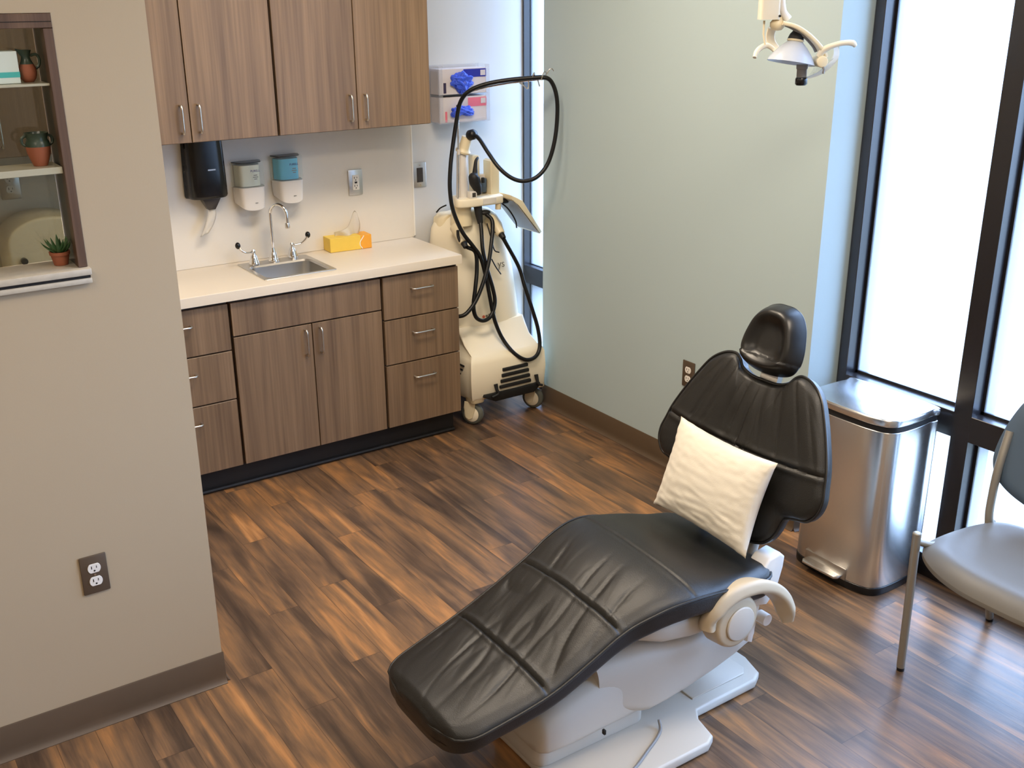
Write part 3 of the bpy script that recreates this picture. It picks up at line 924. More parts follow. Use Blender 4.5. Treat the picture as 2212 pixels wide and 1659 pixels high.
# ---- outlets and switch
def outlet(loc, rot, plate_m, label, name='electrical_outlet', duplex=True, cat='outlet'):
    """plate in local XZ plane, facing -Y, transformed by rot about Z"""
    t = thing(name, loc, label, cat, 'wall plates')
    Mx = Matrix.Translation(loc) @ Matrix.Rotation(rot, 4, 'Z')
    bm = new(); box(bm, -0.035, 0.035, -0.006, 0.0, -0.057, 0.057, 0.003, 2, M=Mx)
    add('plate', bm, plate_m, t)
    if duplex:
        for zc in (0.0195, -0.0195):
            bm = new()
            o = []
            for k in range(40):
                a = 2 * PI * k / 40
                o.append((0.0172 * math.cos(a), max(-0.0135, min(0.0135, 0.0172 * math.sin(a)))))
            prism(bm, o, Mx @ Vector((0, -0.0062, zc)), Mx.to_3x3() @ Vector((1, 0, 0)), (0, 0, 1), Mx.to_3x3() @ Vector((0, -1, 0)), 0.0022, 0.0006, 1)
            r = add('receptacle', bm, M['ivory'], t)
            bm = new()
            box(bm, -0.0078, -0.0055, -0.0088, -0.0080, zc - 0.001, zc + 0.0075, M=Mx)
            box(bm, 0.0052, 0.0072, -0.0088, -0.0080, zc - 0.000, zc + 0.0070, M=Mx)
            cyl(bm, Mx @ Vector((0, -0.0080, zc - 0.0070)), Mx @ Vector((0, -0.0088, zc - 0.0070)), 0.0026, 10)
            add('slot', bm, M['slot'], r, smooth=False)
        bm = new(); cyl(bm, Mx @ Vector((0, -0.0055, 0)), Mx @ Vector((0, -0.0075, 0)), 0.0032, 12)
        add('screw', bm, M['nickel'], t)
    return t, Mx
outlet((0.478, PY0 - 0.0004, 0.478), 0, M['bronze'], 'bronze duplex outlet low on the taupe foreground wall')
outlet((X_PIER - 0.0004, 3.034, 0.458), -PI / 2, M['bronze'], 'bronze duplex outlet low on the sage wall behind the dental chair')
outlet((0.690, 4.3906, 1.285), 0, M['steel_plate'], 'steel outlet plate on the backsplash seen through the niche')
t, Mx = outlet((2.119, 4.3906, 1.150), 0, M['steel_plate'], 'steel outlet plate above the tissue box', duplex=False)
bm = new(); box(bm, -0.0165, 0.0165, -0.0078, -0.0058, -0.0335, 0.0335, 0.0008, 1, M=Mx)
g_ = add('receptacle', bm, M['ivory'], t)
bm = new()
for zc in (0.018, -0.018):
    box(bm, -0.0078, -0.0055, -0.0086, -0.0076, zc - 0.001, zc + 0.0075, M=Mx); box(bm, 0.0052, 0.0072, -0.0086, -0.0076, zc, zc + 0.007, M=Mx)
    cyl(bm, Mx @ Vector((0, -0.0076, zc - 0.007)), Mx @ Vector((0, -0.0086, zc - 0.007)), 0.0026, 10)
box(bm, -0.006, 0.006, -0.0086, -0.0076, -0.004, 0.004, M=Mx)
add('slot', bm, M['slot'], g_, smooth=False)
t, Mx = outlet((2.455, 4.3992, 1.150), 0, M['steel_plate'], 'steel wall plate with a dark insert beside the backsplash edge', name='wall_switch', duplex=False, cat='switch')
bm = new(); box(bm, -0.0165, 0.0165, -0.0076, -0.0058, -0.0335, 0.0335, 0.0008, 1, M=Mx)
add('insert', bm, M['smoke_plastic'], t)
for zc in (0.046, -0.046):
    bm = new(); cyl(bm, Mx @ Vector((0, -0.0055, zc)), Mx @ Vector((0, -0.0075, zc)), 0.0032, 12)
    add('screw', bm, M['chrome'], t)

# ---- glove box holder and the two boxes in it
gx0, gx1, gz0, gz1 = 2.515, 2.790, 1.385, 1.640
yw = 4.399
t = thing('glove_box_holder', ((gx0 + gx1) / 2, yw, gz0), 'clear acrylic glove box holder on the wall beside the wall cabinets', 'holder')
bm = new()
box(bm, gx0, gx1, yw - 0.004, yw - 0.001, gz0, gz1)
box(bm, gx0, gx0 + 0.003, yw - 0.098, yw - 0.004, gz0, gz1); box(bm, gx1 - 0.003, gx1, yw - 0.098, yw - 0.004, gz0, gz1)
box(bm, gx0 + 0.003, gx1 - 0.003, yw - 0.098, yw - 0.004, gz0, gz0 + 0.003)
box(bm, gx0 + 0.003, gx1 - 0.003, yw - 0.088, yw - 0.004, gz0 + 0.125, gz0 + 0.128)
box(bm, gx0, gx1, yw - 0.101, yw - 0.098, gz0, gz0 + 0.016)
for (a, b) in ((gx0, gx0 + 0.022), (gx1 - 0.022, gx1)):
    box(bm, a, b, yw - 0.101, yw - 0.098, gz0 + 0.016, gz1)
add('holder_frame', bm, M['acrylic'], t, smooth=False)
def glove_box(z0, label, stripe, seed):
    x0, x1, y0, y1, h = gx0 + 0.010, gx1 - 0.012, yw - 0.092, yw - 0.008, 0.112
    t = thing('glove_box', ((x0 + x1) / 2, (y0 + y1) / 2, z0), label, 'box', 'glove boxes')
    add('carton', boxm(x0, x1, y0, y1, z0, z0 + h, 0.001, 1), M['box_card'], t, smooth=False)
    bm = new()
    if seed == 1:
        box(bm, x0 + 0.128, x1 - 0.002, y0 - 0.0012, y0, z0 + h - 0.040, z0 + h - 0.004)
    else:
        box(bm, x0 + 0.150, x1 - 0.002, y0 - 0.0012, y0, z0 + h - 0.046, z0 + h - 0.006)
    add('printed_panel', bm, stripe, t, smooth=False)
    bm = new()
    if seed == 1: box(bm, x0 + 0.020, x0 + 0.034, y0 - 0.0012, y0, z0 + 0.006, z0 + 0.052)
    else: box(bm, x0 + 0.026, x0 + 0.036, y0 - 0.0012, y0, z0 + 0.002, z0 + 0.050)
    add('side_print', bm, M['card_purple'] if seed == 1 else M['card_pink'], t, smooth=False)
    bm = new(); box(bm, x1 - 0.034, x1 - 0.008, y0 - 0.0022, y0 - 0.0012, z0 + h - 0.034, z0 + h - 0.010)
    add('pale_label', bm, M['box_card'], t, smooth=False)
    # gloves pushing out of the oval slot
    bm = new()
    c = Vector((x0 + 0.112, y0 - 0.008, z0 + (0.050 if seed == 1 else 0.044)))
    bmesh.ops.create_icosphere(bm, subdivisions=5, radius=1.0)
    for v in bm.verts:
        p = v.co.copy()
        nn = noise.noise(p * 2.3 + Vector((seed * 5.1, 0, 0))) * 0.42 + noise.noise(p * 5.2 + Vector((0, seed * 3.3, 0))) * 0.22
        s = 1 + nn
        w, hh = (0.056, 0.040) if seed == 1 else (0.058, 0.026)
        q = Vector((p.x * w * s, p.y * 0.020 * s, p.z * hh * s))
        if seed == 1 and p.z < -0.2: q.x *= 0.72; q.z *= 1.15
        if seed == 2 and p.z < 0: q.z *= (0.35 + 0.9 * abs(p.x))
        v.co = c + q
    add('gloves', bm, M['glove_blue'], t, angle=180)
glove_box(gz0 + 0.1285, 'upper glove box with a navy panel and a bunch of blue gloves', M['card_blue'], 1)
glove_box(gz0 + 0.0035, 'lower glove box with a pink panel and blue gloves', M['card_pink'], 2)

# ================================================================= laser cart
CX = 2.675
t = cart = thing('laser_cart', (CX, 4.19, 0), 'cream wheeled dental laser cart with looping black hoses, by the narrow window', 'medical cart')
# pedestal: low wide foot
bm = new()
out_ = lambda hw, yf, yb: [(-hw, yb), (hw, yb), (hw, yf + 0.05), (hw * 0.82, yf), (-hw * 0.82, yf), (-hw, yf + 0.05)]
rings = []
for (z, hw, yf) in ((0.135, 0.200, 3.992), (0.15, 0.206, 3.984), (0.24, 0.212, 3.980), (0.315, 0.208, 3.984), (0.335, 0.200, 3.994), (0.347, 0.186, 4.012), (0.385, 0.184, 4.075), (0.43, 0.186, 4.11), (0.46, 0.188, 4.13)):
    P = catmull([(a, b, 0) for a, b in out_(hw, yf, 4.375)], 6, True)
    rings.append([bm.verts.new((CX + p.x, p.y, z)) for p in P])
skin(bm, rings)
add('pedestal', bm, M['cream_plastic'], t, angle=50)
bm = new()
rings = []
for (z, hw, yf, yb) in ((0.44, 0.200, 4.118, 4.368), (0.55, 0.196, 4.132, 4.370), (0.70, 0.188, 4.156, 4.372), (0.85, 0.170, 4.186, 4.374), (0.905, 0.160, 4.200, 4.374), (0.945, 0.138, 4.214, 4.370), (0.968, 0.11, 4.232, 4.36), (0.978, 0.08, 4.25, 4.345)):
    o = [(-hw, yb), (hw, yb), (hw, yf + 0.075), (hw * 0.66, yf + 0.012), (0, yf), (-hw * 0.66, yf + 0.012), (-hw, yf + 0.075)]
    P = catmull([(a, b, 0) for a, b in o], 6, True)
    rings.append([bm.verts.new((CX - 0.006 + p.x, p.y, z)) for p in P])
skin(bm, rings)
col = add('column', bm, M['cream_plastic'], t, angle=60)
# rear shoulders beside the column
bm = new()
rings = []
for (z, xa, xb_) in ((0.30, 2.475, 2.885), (0.60, 2.482, 2.868), (0.90, 2.496, 2.832), (0.950, 2.502, 2.805), (0.968, 2.525, 2.775)):
    P = rrect(xb_ - xa, 0.09, 0.03, 5, 0, 4.335)
    rings.append([bm.verts.new(((xa + xb_) / 2 + a, b, z)) for a, b in P])
skin(bm, rings)
add('rear_housing', bm, M['cream_tan'], t, angle=50)
# front grille
bm = new()
for k in range(4):
    z = 0.268 - k * 0.028
    w = 0.072 + 0.006 * k
    box(bm, CX + 0.028 - w, CX + 0.028 + w, 3.966, 3.990, z - 0.008, z + 0.008, 0.003, 2)
add('grille', bm, M['black_matte'], t)
bm = new()
for k in range(3):
    z = 0.300 - k * 0.022
    tube(bm, [(CX - 0.2155, 4.045 + 0.012 * k, z), (CX - 0.2165, 4.10, z), (CX - 0.2165, 4.20, z)], 0.0045, n=8)
add('side_vent', bm, M['black_matte'], t)
bm = new()
prism(bm, [(-0.165, 0.0), (-0.10, -0.032), (0.125, -0.032), (0.165, 0.0), (0.16, 0.012), (-0.16, 0.012)], (CX + 0.012, 3.968, 0.150), (1, 0, 0), (0, 0, 1), (0, 1, 0), 0.09, 0.004, 2)
add('bumper', bm, M['black_matte'], t)
for (hx, s) in ((CX - 0.085, -1), (CX + 0.150, 1)):
    bm = new()
    tube(bm, [(hx, 3.972, 0.205), (hx + 0.001, 3.964, 0.180), (hx + 0.004, 3.956, 0.160), (hx + s * 0.028, 3.960, 0.148)], [0.010, 0.008, 0.006, 0.006], n=10, smooth_n=4)
    add('tow_hook', bm, M['black_matte'], t)
# casters
def caster(x, y, a, leg=True):
    if leg:
        bm = new()
        rings = []
        for (z, w, d) in ((0.265, 0.062, 0.066), (0.20, 0.072, 0.076), (0.122, 0.074, 0.078), (0.118, 0.068, 0.072)):
            rings.append([bm.verts.new((x + p, y + q, z)) for p, q in rrect(w, d, 0.02, 5)])
        skin(bm, rings)
        L = add('caster_housing', bm, M['cream_tan'], t, angle=50)
    else:
        bm = new(); cyl(bm, (x, y, 0.10), (x, y, 0.16), 0.024, 16); L = add('caster_housing', bm, M['cream_tan'], t)
    ax = Vector((math.cos(a), math.sin(a), 0))
    c = Vector((x, y, 0.0555)) + Vector((-math.sin(a), math.cos(a), 0)) * 0.012
    bm = new()
    lathe(bm, [(0.030, -0.016), (0.046, -0.017), (0.053, -0.012), (0.055, 0), (0.053, 0.012), (0.046, 0.017), (0.030, 0.016)], c, 32, ax, cap=True)
    add('wheel', bm, M['grey_rubber'], L, angle=50)
    bm = new()
    side = ax * -0.0185
    lathe(bm, [(0.0, -0.006), (0.030, -0.005), (0.038, -0.001), (0.038, 0.004), (0.0, 0.004)], c + side, 28, ax, cap=False)
    add('hub_cover', bm, M['cream_plastic'], L)
    bm = new()
    prism(bm, [(-0.026, 0.062), (0.030, 0.062), (0.034, 0.03), (0.026, -0.02), (0.008, -0.030), (-0.010, -0.02), (-0.022, 0.02)], c + ax * -0.0285 + Vector((0, 0, 0.004)), (-math.sin(a), math.cos(a), 0), (0, 0, 1), ax, 0.0035, 0.001, 1)
    add('fork', bm, M['cream_tan'], L)
caster(2.508, 4.030, math.radians(32))
caster(2.868, 4.040, math.radians(28))
caster(2.508, 4.335, math.radians(60), False)
caster(2.852, 4.335, math.radians(60), False)
# neck, tray and head
bm = new()
lathe(bm, [(0.052, 0.93), (0.050, 0.965), (0.046, 1.0), (0.052, 1.03)], (2.575, 4.225, 0), 28)
add('neck', bm, M['cream_tan'], t)
bm = new()
o = smooth_poly([(2.575, 4.285), (2.535, 4.225), (2.518, 4.165), (2.56, 4.138), (2.66, 4.135), (2.735, 4.138), (2.762, 4.16), (2.765, 4.285)], 5)
prism(bm, o, (0, 0, 1.022), (1, 0, 0), (0, 1, 0), (0, 0, 1), 0.040, 0.008, 3)
add('tray', bm, M['cream_plastic'], t, angle=50)
add('tray_label', boxm(2.638, 2.712, 4.1335, 4.1355, 1.030, 1.056, 0.001, 1), M['white_plastic'], t)
bm = new()
prism(bm, rrect(0.036, 0.185, 0.010, 5), (2.657, 4.215, 1.152), (1, 0, 0), (0, 0, 1), (0, 1, 0), 0.045, 0.005, 2)
add('left_post', bm, M['cream_tan'], t, angle=50)
bm = new()
prism(bm, [(-0.024, -0.10), (0.024, -0.10), (0.026, 0.055), (0.018, 0.075), (-0.012, 0.092), (-0.024, 0.085)], (2.738, 4.180, 1.130), (1, 0, 0), (0, 0, 1), (0, 1, 0), 0.07, 0.007, 3)
add('right_post', bm, M['cream_tan'], t, angle=50)
bm = new()
prism(bm, rrect(0.05, 0.10, 0.01, 4), (2.698, 4.235, 1.10), (1, 0, 0), (0, 0, 1), (0, 1, 0), 0.03, 0.004, 2)
add('rear_shell', bm, M['white_plastic'], t, angle=50)
bm = new(); cyl(bm, (2.700, 4.222, 1.07), (2.697, 4.215, 1.135), 0.013, 16, bev=0.003)
add('spray_tip', bm, M['back_blue'], t)
bm = new()
cyl(bm, (2.578, 4.215, 1.055), (2.578, 4.215, 1.262), 0.030, 24, r1=0.024, bev=0.004)
add('reel_post', bm, M['white_plastic'], t, angle=50)
bm = new()
lathe(bm, [(0.0, -0.004), (0.034, -0.004), (0.036, 0.004), (0.030, 0.012), (0.026, 0.02), (0.024, 0.07), (0.0, 0.072)], (2.582, 4.210, 1.268), 24, (0.20, -0.25, 0.95), cap=False)
add('reel_collar', bm, M['cream_tan'], t, angle=50)
bm = new()
lathe(bm, [(0.0, -0.022), (0.018, -0.022), (0.0235, -0.014), (0.0235, 0.010), (0.018, 0.020), (0.0, 0.024)], (2.604, 4.165, 1.346), 28, (0.25, -0.93, 0.25), cap=False)
add('hose_knob', bm, M['rubber'], t, angle=50)
# handpiece standing in its holder
bm = new()
tube(bm, [(2.628, 4.150, 1.078), (2.616, 4.148, 1.11), (2.606, 4.150, 1.135), (2.602, 4.150, 1.16), (2.608, 4.152, 1.175), (2.612, 4.155, 1.20), (2.620, 4.160, 1.228), (2.636, 4.170, 1.240)], [0.012, 0.022, 0.027, 0.026, 0.013, 0.0095, 0.0075, 0.006], n=16, smooth_n=4)
add('handpiece', bm, M['black_matte'], t)
add('dial', boxm(2.632, 2.646, 4.128, 4.140, 1.13, 1.155, 0.003, 2), M['black_matte'], t)
bm = new(); box(bm, 2.574, 2.612, 4.142, 4.170, 1.0615, 1.094, 0.003, 2)
b_ = add('button_pod', bm, M['white_plastic'], t)
add('button', boxm(2.586, 2.604, 4.1405, 4.1425, 1.068, 1.088, 0.0006, 1), M['smoke_plastic'], b_)
# thin pole that carries the hose rest
bm = new()
tube(bm, [(2.532, 4.18, 1.055), (2.537, 4.18, 1.20), (2.543, 4.18, 1.472)], 0.0042, n=10)
add('hose_pole', bm, M['chrome'], t)
bm = new(); cyl(bm, (2.539, 4.18, 1.262), (2.540, 4.18, 1.284), 0.0075, 12)
add('pole_clamp', bm, M['white_plastic'], t)
bm = new(); bmesh.ops.create_uvsphere(bm, u_segments=14, v_segments=10, radius=0.0085, matrix=Matrix.Translation((2.543, 4.180, 1.474)))
add('pole_knob', bm, M['rubber'], t)
bm = new()
P = [(2.543, 4.18, 1.474), (2.536, 4.150, 1.500), (2.548, 4.125, 1.530), (2.598, 4.062, 1.557), (2.687, 4.010, 1.575), (2.751, 3.965, 1.585), (2.804, 3.938, 1.590), (2.836, 3.915, 1.594)]
tube(bm, P, 0.0045, n=8, smooth_n=6)
add('hose_arm', bm, M['chrome'], t)
bm = new()
for P in ([(2.777, 3.940, 1.590), (2.777, 3.930, 1.612), (2.785, 3.935, 1.620), (2.794, 3.945, 1.614), (2.797, 3.950, 1.592)],
          [(2.809, 3.915, 1.590), (2.814, 3.908, 1.616), (2.828, 3.912, 1.624), (2.839, 3.922, 1.614), (2.842, 3.926, 1.594)],
          [(2.839, 3.915, 1.614), (2.847, 3.908, 1.632), (2.858, 3.905, 1.636), (2.868, 3.905, 1.626)],
          [(2.729, 3.972, 1.582), (2.749, 3.962, 1.566), (2.767, 3.955, 1.553), (2.770, 3.955, 1.588)],
          [(2.803, 3.932, 1.590), (2.811, 3.930, 1.562)]):
    tube(bm, P, 0.003, n=6, smooth_n=4)
add('hose_clip', bm, M['nickel'], t)
# touch screen folded down on the right
bm = new()
A_ = Vector((2.768, 4.20, 1.066)); 
u1 = (Vector((2.838, 4.2, 1.032)) - A_); B_ = A_ + u1; u2 = Vector((2.950, 4.2, 0.870)) - B_; C_ = B_ + u2
nrm = Vector((-u2.z, 0, u2.x)).normalized() * -1
th = 0.020
def slab(pts_top, thick_dir, y0, y1, bm):
    a = [bm.verts.new((p.x, y0, p.z)) for p in pts_top] + [bm.verts.new((p.x + thick_dir[i].x, y0, p.z + thick_dir[i].z)) for i, p in reversed(list(enumerate(pts_top)))]
    b = [bm.verts.new((v.co.x, y1, v.co.z)) for v in a]
    skin(bm, [a, b])
dn = Vector((-0.82, 0, -0.57)) * 0.030
slab([A_, B_, C_], [Vector((0, 0, -0.022)), dn * 0.9, dn * 0.55], 4.100, 4.285, bm)
bmesh.ops.bevel(bm, geom=list(bm.edges), offset=0.004, segments=2, affect='EDGES', profile=0.5)
sc_ = add('touch_screen', bm, M['cream_tan'], t, angle=40)
bm = new()
slab([A_ + Vector((0.012, 0, -0.026)), B_ + dn * 1.0 + Vector((-0.004, 0, -0.004)), C_ + dn * 0.62 + Vector((-0.014, 0, 0.016))], [Vector((-0.001, 0, -0.004)), Vector((-0.003, 0, -0.002)), Vector((-0.003, 0, -0.002))], 4.094, 4.275, bm)
add('screen_back', bm, M['screen'], sc_, smooth=False)
bm = new(); cyl(bm, (2.752, 4.16, 1.028), (2.790, 4.16, 1.028), 0.012, 14)
add('screen_hinge', bm, M['black_matte'], sc_)
bm = new(); cyl(bm, (2.735, 4.155, 0.995), (2.735, 4.155, 1.022), 0.014, 16)
add('under_boss', bm, M['cream_tan'], t)
# hose sockets on the column front
for (sx, sz, tilt) in ((2.528, 0.880, 0.5), (2.715, 0.895, -0.45)):
    bm = new()
    rings = []
    cyl(bm, (sx, 4.20, sz + 0.050), (sx - tilt * 0.02, 4.115, sz - 0.012), 0.030, 20, r1=0.022, bev=0.004)
    k_ = add('hose_socket', bm, M['cream_tan'], t, angle=50)
    bm = new(); cyl(bm, (sx - tilt * 0.018, 4.124, sz - 0.004), (sx - tilt * 0.024, 4.094, sz - 0.028), 0.016, 16, r1=0.012, bev=0.003)
    add('hose_ferrule', bm, M['black_matte'], k_, angle=50)
    bm = new()
    tube(bm, [(sx - 0.026, 4.140, sz + 0.046), (sx - 0.031, 4.130, sz + 0.020), (sx - 0.026, 4.120, sz - 0.004)], 0.007, n=8, smooth_n=4)
    add('socket_grip', bm, M['black_matte'], k_)
bm = new()
tube(bm, [(2.628, 4.165, 1.022), (2.630, 4.160, 0.985), (2.632, 4.150, 0.94)], [0.020, 0.018, 0.013], n=14, smooth_n=4)
add('hose_manifold', bm, M['black_matte'], t)
bm = new(); bmesh.ops.create_uvsphere(bm, u_segments=18, v_segments=12, radius=1, matrix=Matrix.Translation((2.668, 4.165, 0.985)) @ Matrix.Diagonal((0.028, 0.02, 0.012, 1)))
add('lower_knob', bm, M['black_matte'], t)
# hoses (black, looping in front of the column)
def hose(pts, r=0.0085, nm='hose', m=None):
    bm = new(); tube(bm, pts, r, n=10, smooth_n=9)
    return add(nm, bm, m or M['rubber'], t)
hose([Vector((2.604, 4.150, 1.346)), Vector((2.614, 4.120, 1.332)), Vector((2.623, 4.060, 1.276)), Vector((2.640, 4.000, 1.216)), Vector((2.680, 3.960, 1.172)), Vector((2.727, 3.930, 1.157)), Vector((2.784, 3.910, 1.173)), Vector((2.835, 3.900, 1.227)), Vector((2.863, 3.890, 1.316)), Vector((2.878, 3.890, 1.412)), Vector((2.877, 3.890, 1.505)), Vector((2.861, 3.900, 1.570)), Vector((2.828, 3.910, 1.599)), Vector((2.762, 3.950, 1.598)), Vector((2.674, 4.000, 1.589)), Vector((2.598, 4.050, 1.572)), Vector((2.543, 4.090, 1.543)), Vector((2.518, 4.120, 1.495)), Vector((2.503, 4.130, 1.416)), Vector((2.483, 4.130, 1.321)), Vector((2.460, 4.120, 1.222)), Vector((2.448, 4.110, 1.121)), Vector((2.456, 4.100, 1.028)), Vector((2.494, 4.090, 0.930)), Vector((2.549, 4.085, 0.855)), Vector((2.585, 4.080, 0.799)), Vector((2.611, 4.075, 0.699)), Vector((2.623, 4.065, 0.610)), Vector((2.638, 4.050, 0.498)), Vector((2.668, 4.030, 0.405)), Vector((2.704, 3.985, 0.336)), Vector((2.760, 3.965, 0.296)), Vector((2.817, 3.965, 0.301)), Vector((2.852, 3.980, 0.342)), Vector((2.855, 4.000, 0.425)), Vector((2.837, 4.020, 0.517)), Vector((2.814, 4.050, 0.628)), Vector((2.798, 4.080, 0.726)), Vector((2.722, 4.094, 0.868))], 0.0095, 'main_hose')
hose([Vector((2.632, 4.150, 0.95)), Vector((2.624, 4.130, 0.907)), Vector((2.611, 4.100, 0.827)), Vector((2.623, 4.085, 0.740)), Vector((2.645, 4.070, 0.639)), Vector((2.648, 4.060, 0.573)), Vector((2.617, 4.050, 0.517)), Vector((2.572, 4.045, 0.504)), Vector((2.532, 4.045, 0.529)), Vector((2.523, 4.050, 0.585)), Vector((2.542, 4.060, 0.669)), Vector((2.564, 4.080, 0.749)), Vector((2.564, 4.090, 0.824)), Vector((2.522, 4.094, 0.853))], 0.0095)
hose([Vector((2.668, 4.158, 0.98)), Vector((2.686, 4.130, 0.943)), Vector((2.651, 4.090, 0.845)), Vector((2.621, 4.070, 0.765)), Vector((2.582, 4.055, 0.686)), Vector((2.539, 4.045, 0.617)), Vector((2.499, 4.040, 0.574)), Vector((2.461, 4.045, 0.548)), Vector((2.425, 4.08, 0.545)), Vector((2.412, 4.16, 0.55))], 0.0095)
hose([Vector((2.668, 4.150, 0.937)), Vector((2.671, 4.120, 0.870)), Vector((2.682, 4.110, 0.815)), Vector((2.708, 4.110, 0.800))], 0.003, 'thin_cable')
hose([Vector((2.666, 4.110, 0.773)), Vector((2.694, 4.115, 0.728)), Vector((2.730, 4.130, 0.688))], 0.003, 'thin_cable')
hose([Vector((2.484, 4.30, 0.985)), Vector((2.50, 4.29, 1.005)), Vector((2.522, 4.27, 1.02))], 0.0035, 'thin_cable')
hose([Vector((2.765, 4.18, 1.02)), Vector((2.80, 4.165, 0.985)), Vector((2.835, 4.16, 0.93)), Vector((2.85, 4.17, 0.89))], 0.0035, 'thin_cable')
# faint lettering on the column
Rc = Matrix.Rotation(0, 3, 'Z') @ Matrix.Rotation(math.radians(90 - 9), 3, 'X')
text_obj('lettering', 'ys', 0.050, (2.744, 4.1480, 0.732), Rc, M['ink_grey'], col, 0.0006)
bm = new(); cyl(bm, (2.622, 4.1205, 0.497), (2.622, 4.1165, 0.497), 0.007, 16)
add('red_mark', bm, M['ink_red'], col)
bm = new()
for k, w in enumerate((0.010, 0.006, 0.008, 0.006)):
    box(bm, 2.634 + k * 0.016, 2.634 + k * 0.016 + w, 4.117, 4.1215, 0.492 + 0.003 * k, 0.503 + 0.003 * k)
add('small_print', bm, M['ink_grey'], col, smooth=False)

# ================================================================= dental chair
YC = 1.96
t = chair = thing('dental_chair', (1.72, YC, 0), 'black upholstered dental chair on a warm grey base, in the middle of the floor', 'dental chair')
# base plate: wide at the foot, stepping in towards the head end
o = [(1.36, 1.672), (1.768, 1.672), (1.800, 1.690), (1.818, 1.765), (1.842, 1.796), (2.080, 1.800), (2.118, 1.822), (2.142, 1.90), (2.142, 2.02), (2.118, 2.098), (2.080, 2.12), (1.842, 2.124), (1.818, 2.155), (1.800, 2.23), (1.768, 2.248), (1.36, 2.248), (1.33, 2.22), (1.33, 1.70)]
bm = new(); prism(bm, o, (0, 0, 0.004), (1, 0, 0), (0, 1, 0), (0, 0, 1), 0.032, 0.008, 3)
add('base_plate', bm, M['chair_plastic'], t, angle=50)
bm = new(); prism(bm, [(1.86, 1.835), (2.07, 1.838), (2.09, 1.86), (2.09, 2.06), (2.07, 2.082), (1.86, 2.085)], (0, 0, 0.0355), (1, 0, 0), (0, 1, 0), (0, 0, 1), 0.006, 0.003, 2)
add('plate_inset', bm, M['chair_plastic'], t, angle=50)
add('base_gasket', boxm(1.345, 2.13, 1.83, 2.09, 0.0005, 0.0045), M['black_matte'], t, smooth=False)
# plinth under the pump cover
bm = new(); prism(bm, rrect(0.372, 0.228, 0.035, 5, 1.508, YC), (0, 0, 0.0355), (1, 0, 0), (0, 1, 0), (0, 0, 1), 0.062, 0.003, 2)
add('plinth', bm, M['chair_plastic'], t, angle=50)
# pump cover
def section_loft(stations, N=64, n=4.5):
    bm = new()
    rings = []
    for (x, hw, z0, z1) in stations:
        ring = []
        for k in range(N):
            a = 2 * PI * k / N
            c, s = math.cos(a), math.sin(a)
            # flat bottom, full shoulders on the sides, rounded top
            yy = hw * math.copysign(abs(c) ** (2 / n), c)
            zz = (z0 + z1) / 2 + (z1 - z0) / 2 * math.copysign(abs(s) ** (2 / (2.6 if s > 0 else 9)), s)
            ring.append(bm.verts.new((x, YC + yy, zz)))
        rings.append(ring)
    skin(bm, rings)
    return bm
add('pump_cover', section_loft([(1.312, 0.118, 0.098, 0.150), (1.318, 0.134, 0.094, 0.185), (1.335, 0.146, 0.092, 0.205), (1.40, 0.152, 0.092, 0.232), (1.50, 0.154, 0.093, 0.262), (1.60, 0.154, 0.095, 0.285), (1.645, 0.154, 0.096, 0.292), (1.652, 0.150, 0.098, 0.288)]), M['chair_plastic'], t, angle=55)
add('cover_notch', boxm(1.505, 1.513, 1.800, 1.812, 0.093, 0.108, 0.002, 1), M['slot'], t)
# lift arm cover
add('lift_cover', section_loft([(1.50, 0.140, 0.16, 0.300), (1.60, 0.160, 0.115, 0.312), (1.640, 0.166, 0.100, 0.314), (1.66, 0.170, 0.098, 0.314), (1.72, 0.172, 0.104, 0.312), (1.80, 0.172, 0.116, 0.305), (1.90, 0.170, 0.136, 0.292), (1.98, 0.166, 0.155, 0.278), (2.05, 0.160, 0.176, 0.262), (2.066, 0.152, 0.184, 0.254)], n=5.5), M['chair_plastic'], t, angle=55)
# seat pan shell under the cushion
bm = new()
rings = []
for (x, hw, z0, z1) in ((1.575, 0.15, 0.372, 0.40), (1.60, 0.19, 0.352, 0.420), (1.66, 0.212, 0.332, 0.425), (1.75, 0.222, 0.318, 0.425), (1.85, 0.222, 0.316, 0.41), (1.95, 0.214, 0.326, 0.395), (2.02, 0.205, 0.338, 0.388), (2.05, 0.19, 0.35, 0.384)):
    rings.append([bm.verts.new((x, YC + a * hw, (z0 + z1) / 2 + b * (z1 - z0) / 2)) for a, b in [(math.copysign(abs(math.cos(k * PI / 24)) ** 0.5, math.cos(k * PI / 24)), math.copysign(abs(math.sin(k * PI / 24)) ** 0.6, math.sin(k * PI / 24))) for k in range(48)]])
skin(bm, rings)
add('seat_shell', bm, M['chair_plastic'], t, angle=55)
# hinge bracket for the backrest, pale covers at the rear
bm = new()
o = [(1.985, 0.34), (2.05, 0.325), (2.085, 0.36), (2.105, 0.43), (2.108, 0.462), (2.090, 0.478), (2.045, 0.470), (2.0, 0.42)]
prism(bm, o, (0, YC - 0.205, 0), (1, 0, 0), (0, 0, 1), (0, 1, 0), 0.062, 0.008, 3)
add('hinge_cover', bm, M['white_plastic'], t, angle=50)
bm = new(); prism(bm, [(1.985, 0.34), (2.05, 0.325), (2.085, 0.345), (2.085, 0.40), (2.0, 0.40)], (0, YC + 0.143, 0), (1, 0, 0), (0, 0, 1), (0, 1, 0), 0.062, 0.008, 3)
add('hinge_cover', bm, M['white_plastic'], t, angle=50)
bm = new(); prism(bm, [(1.985, 0.225), (2.006, 0.215), (2.030, 0.36), (2.0, 0.36)], (0, YC - 0.20, 0), (1, 0, 0), (0, 0, 1), (0, 1, 0), 0.03, 0.003, 2)
br = add('rear_bracket', bm, M['white_plastic'], t, angle=50)
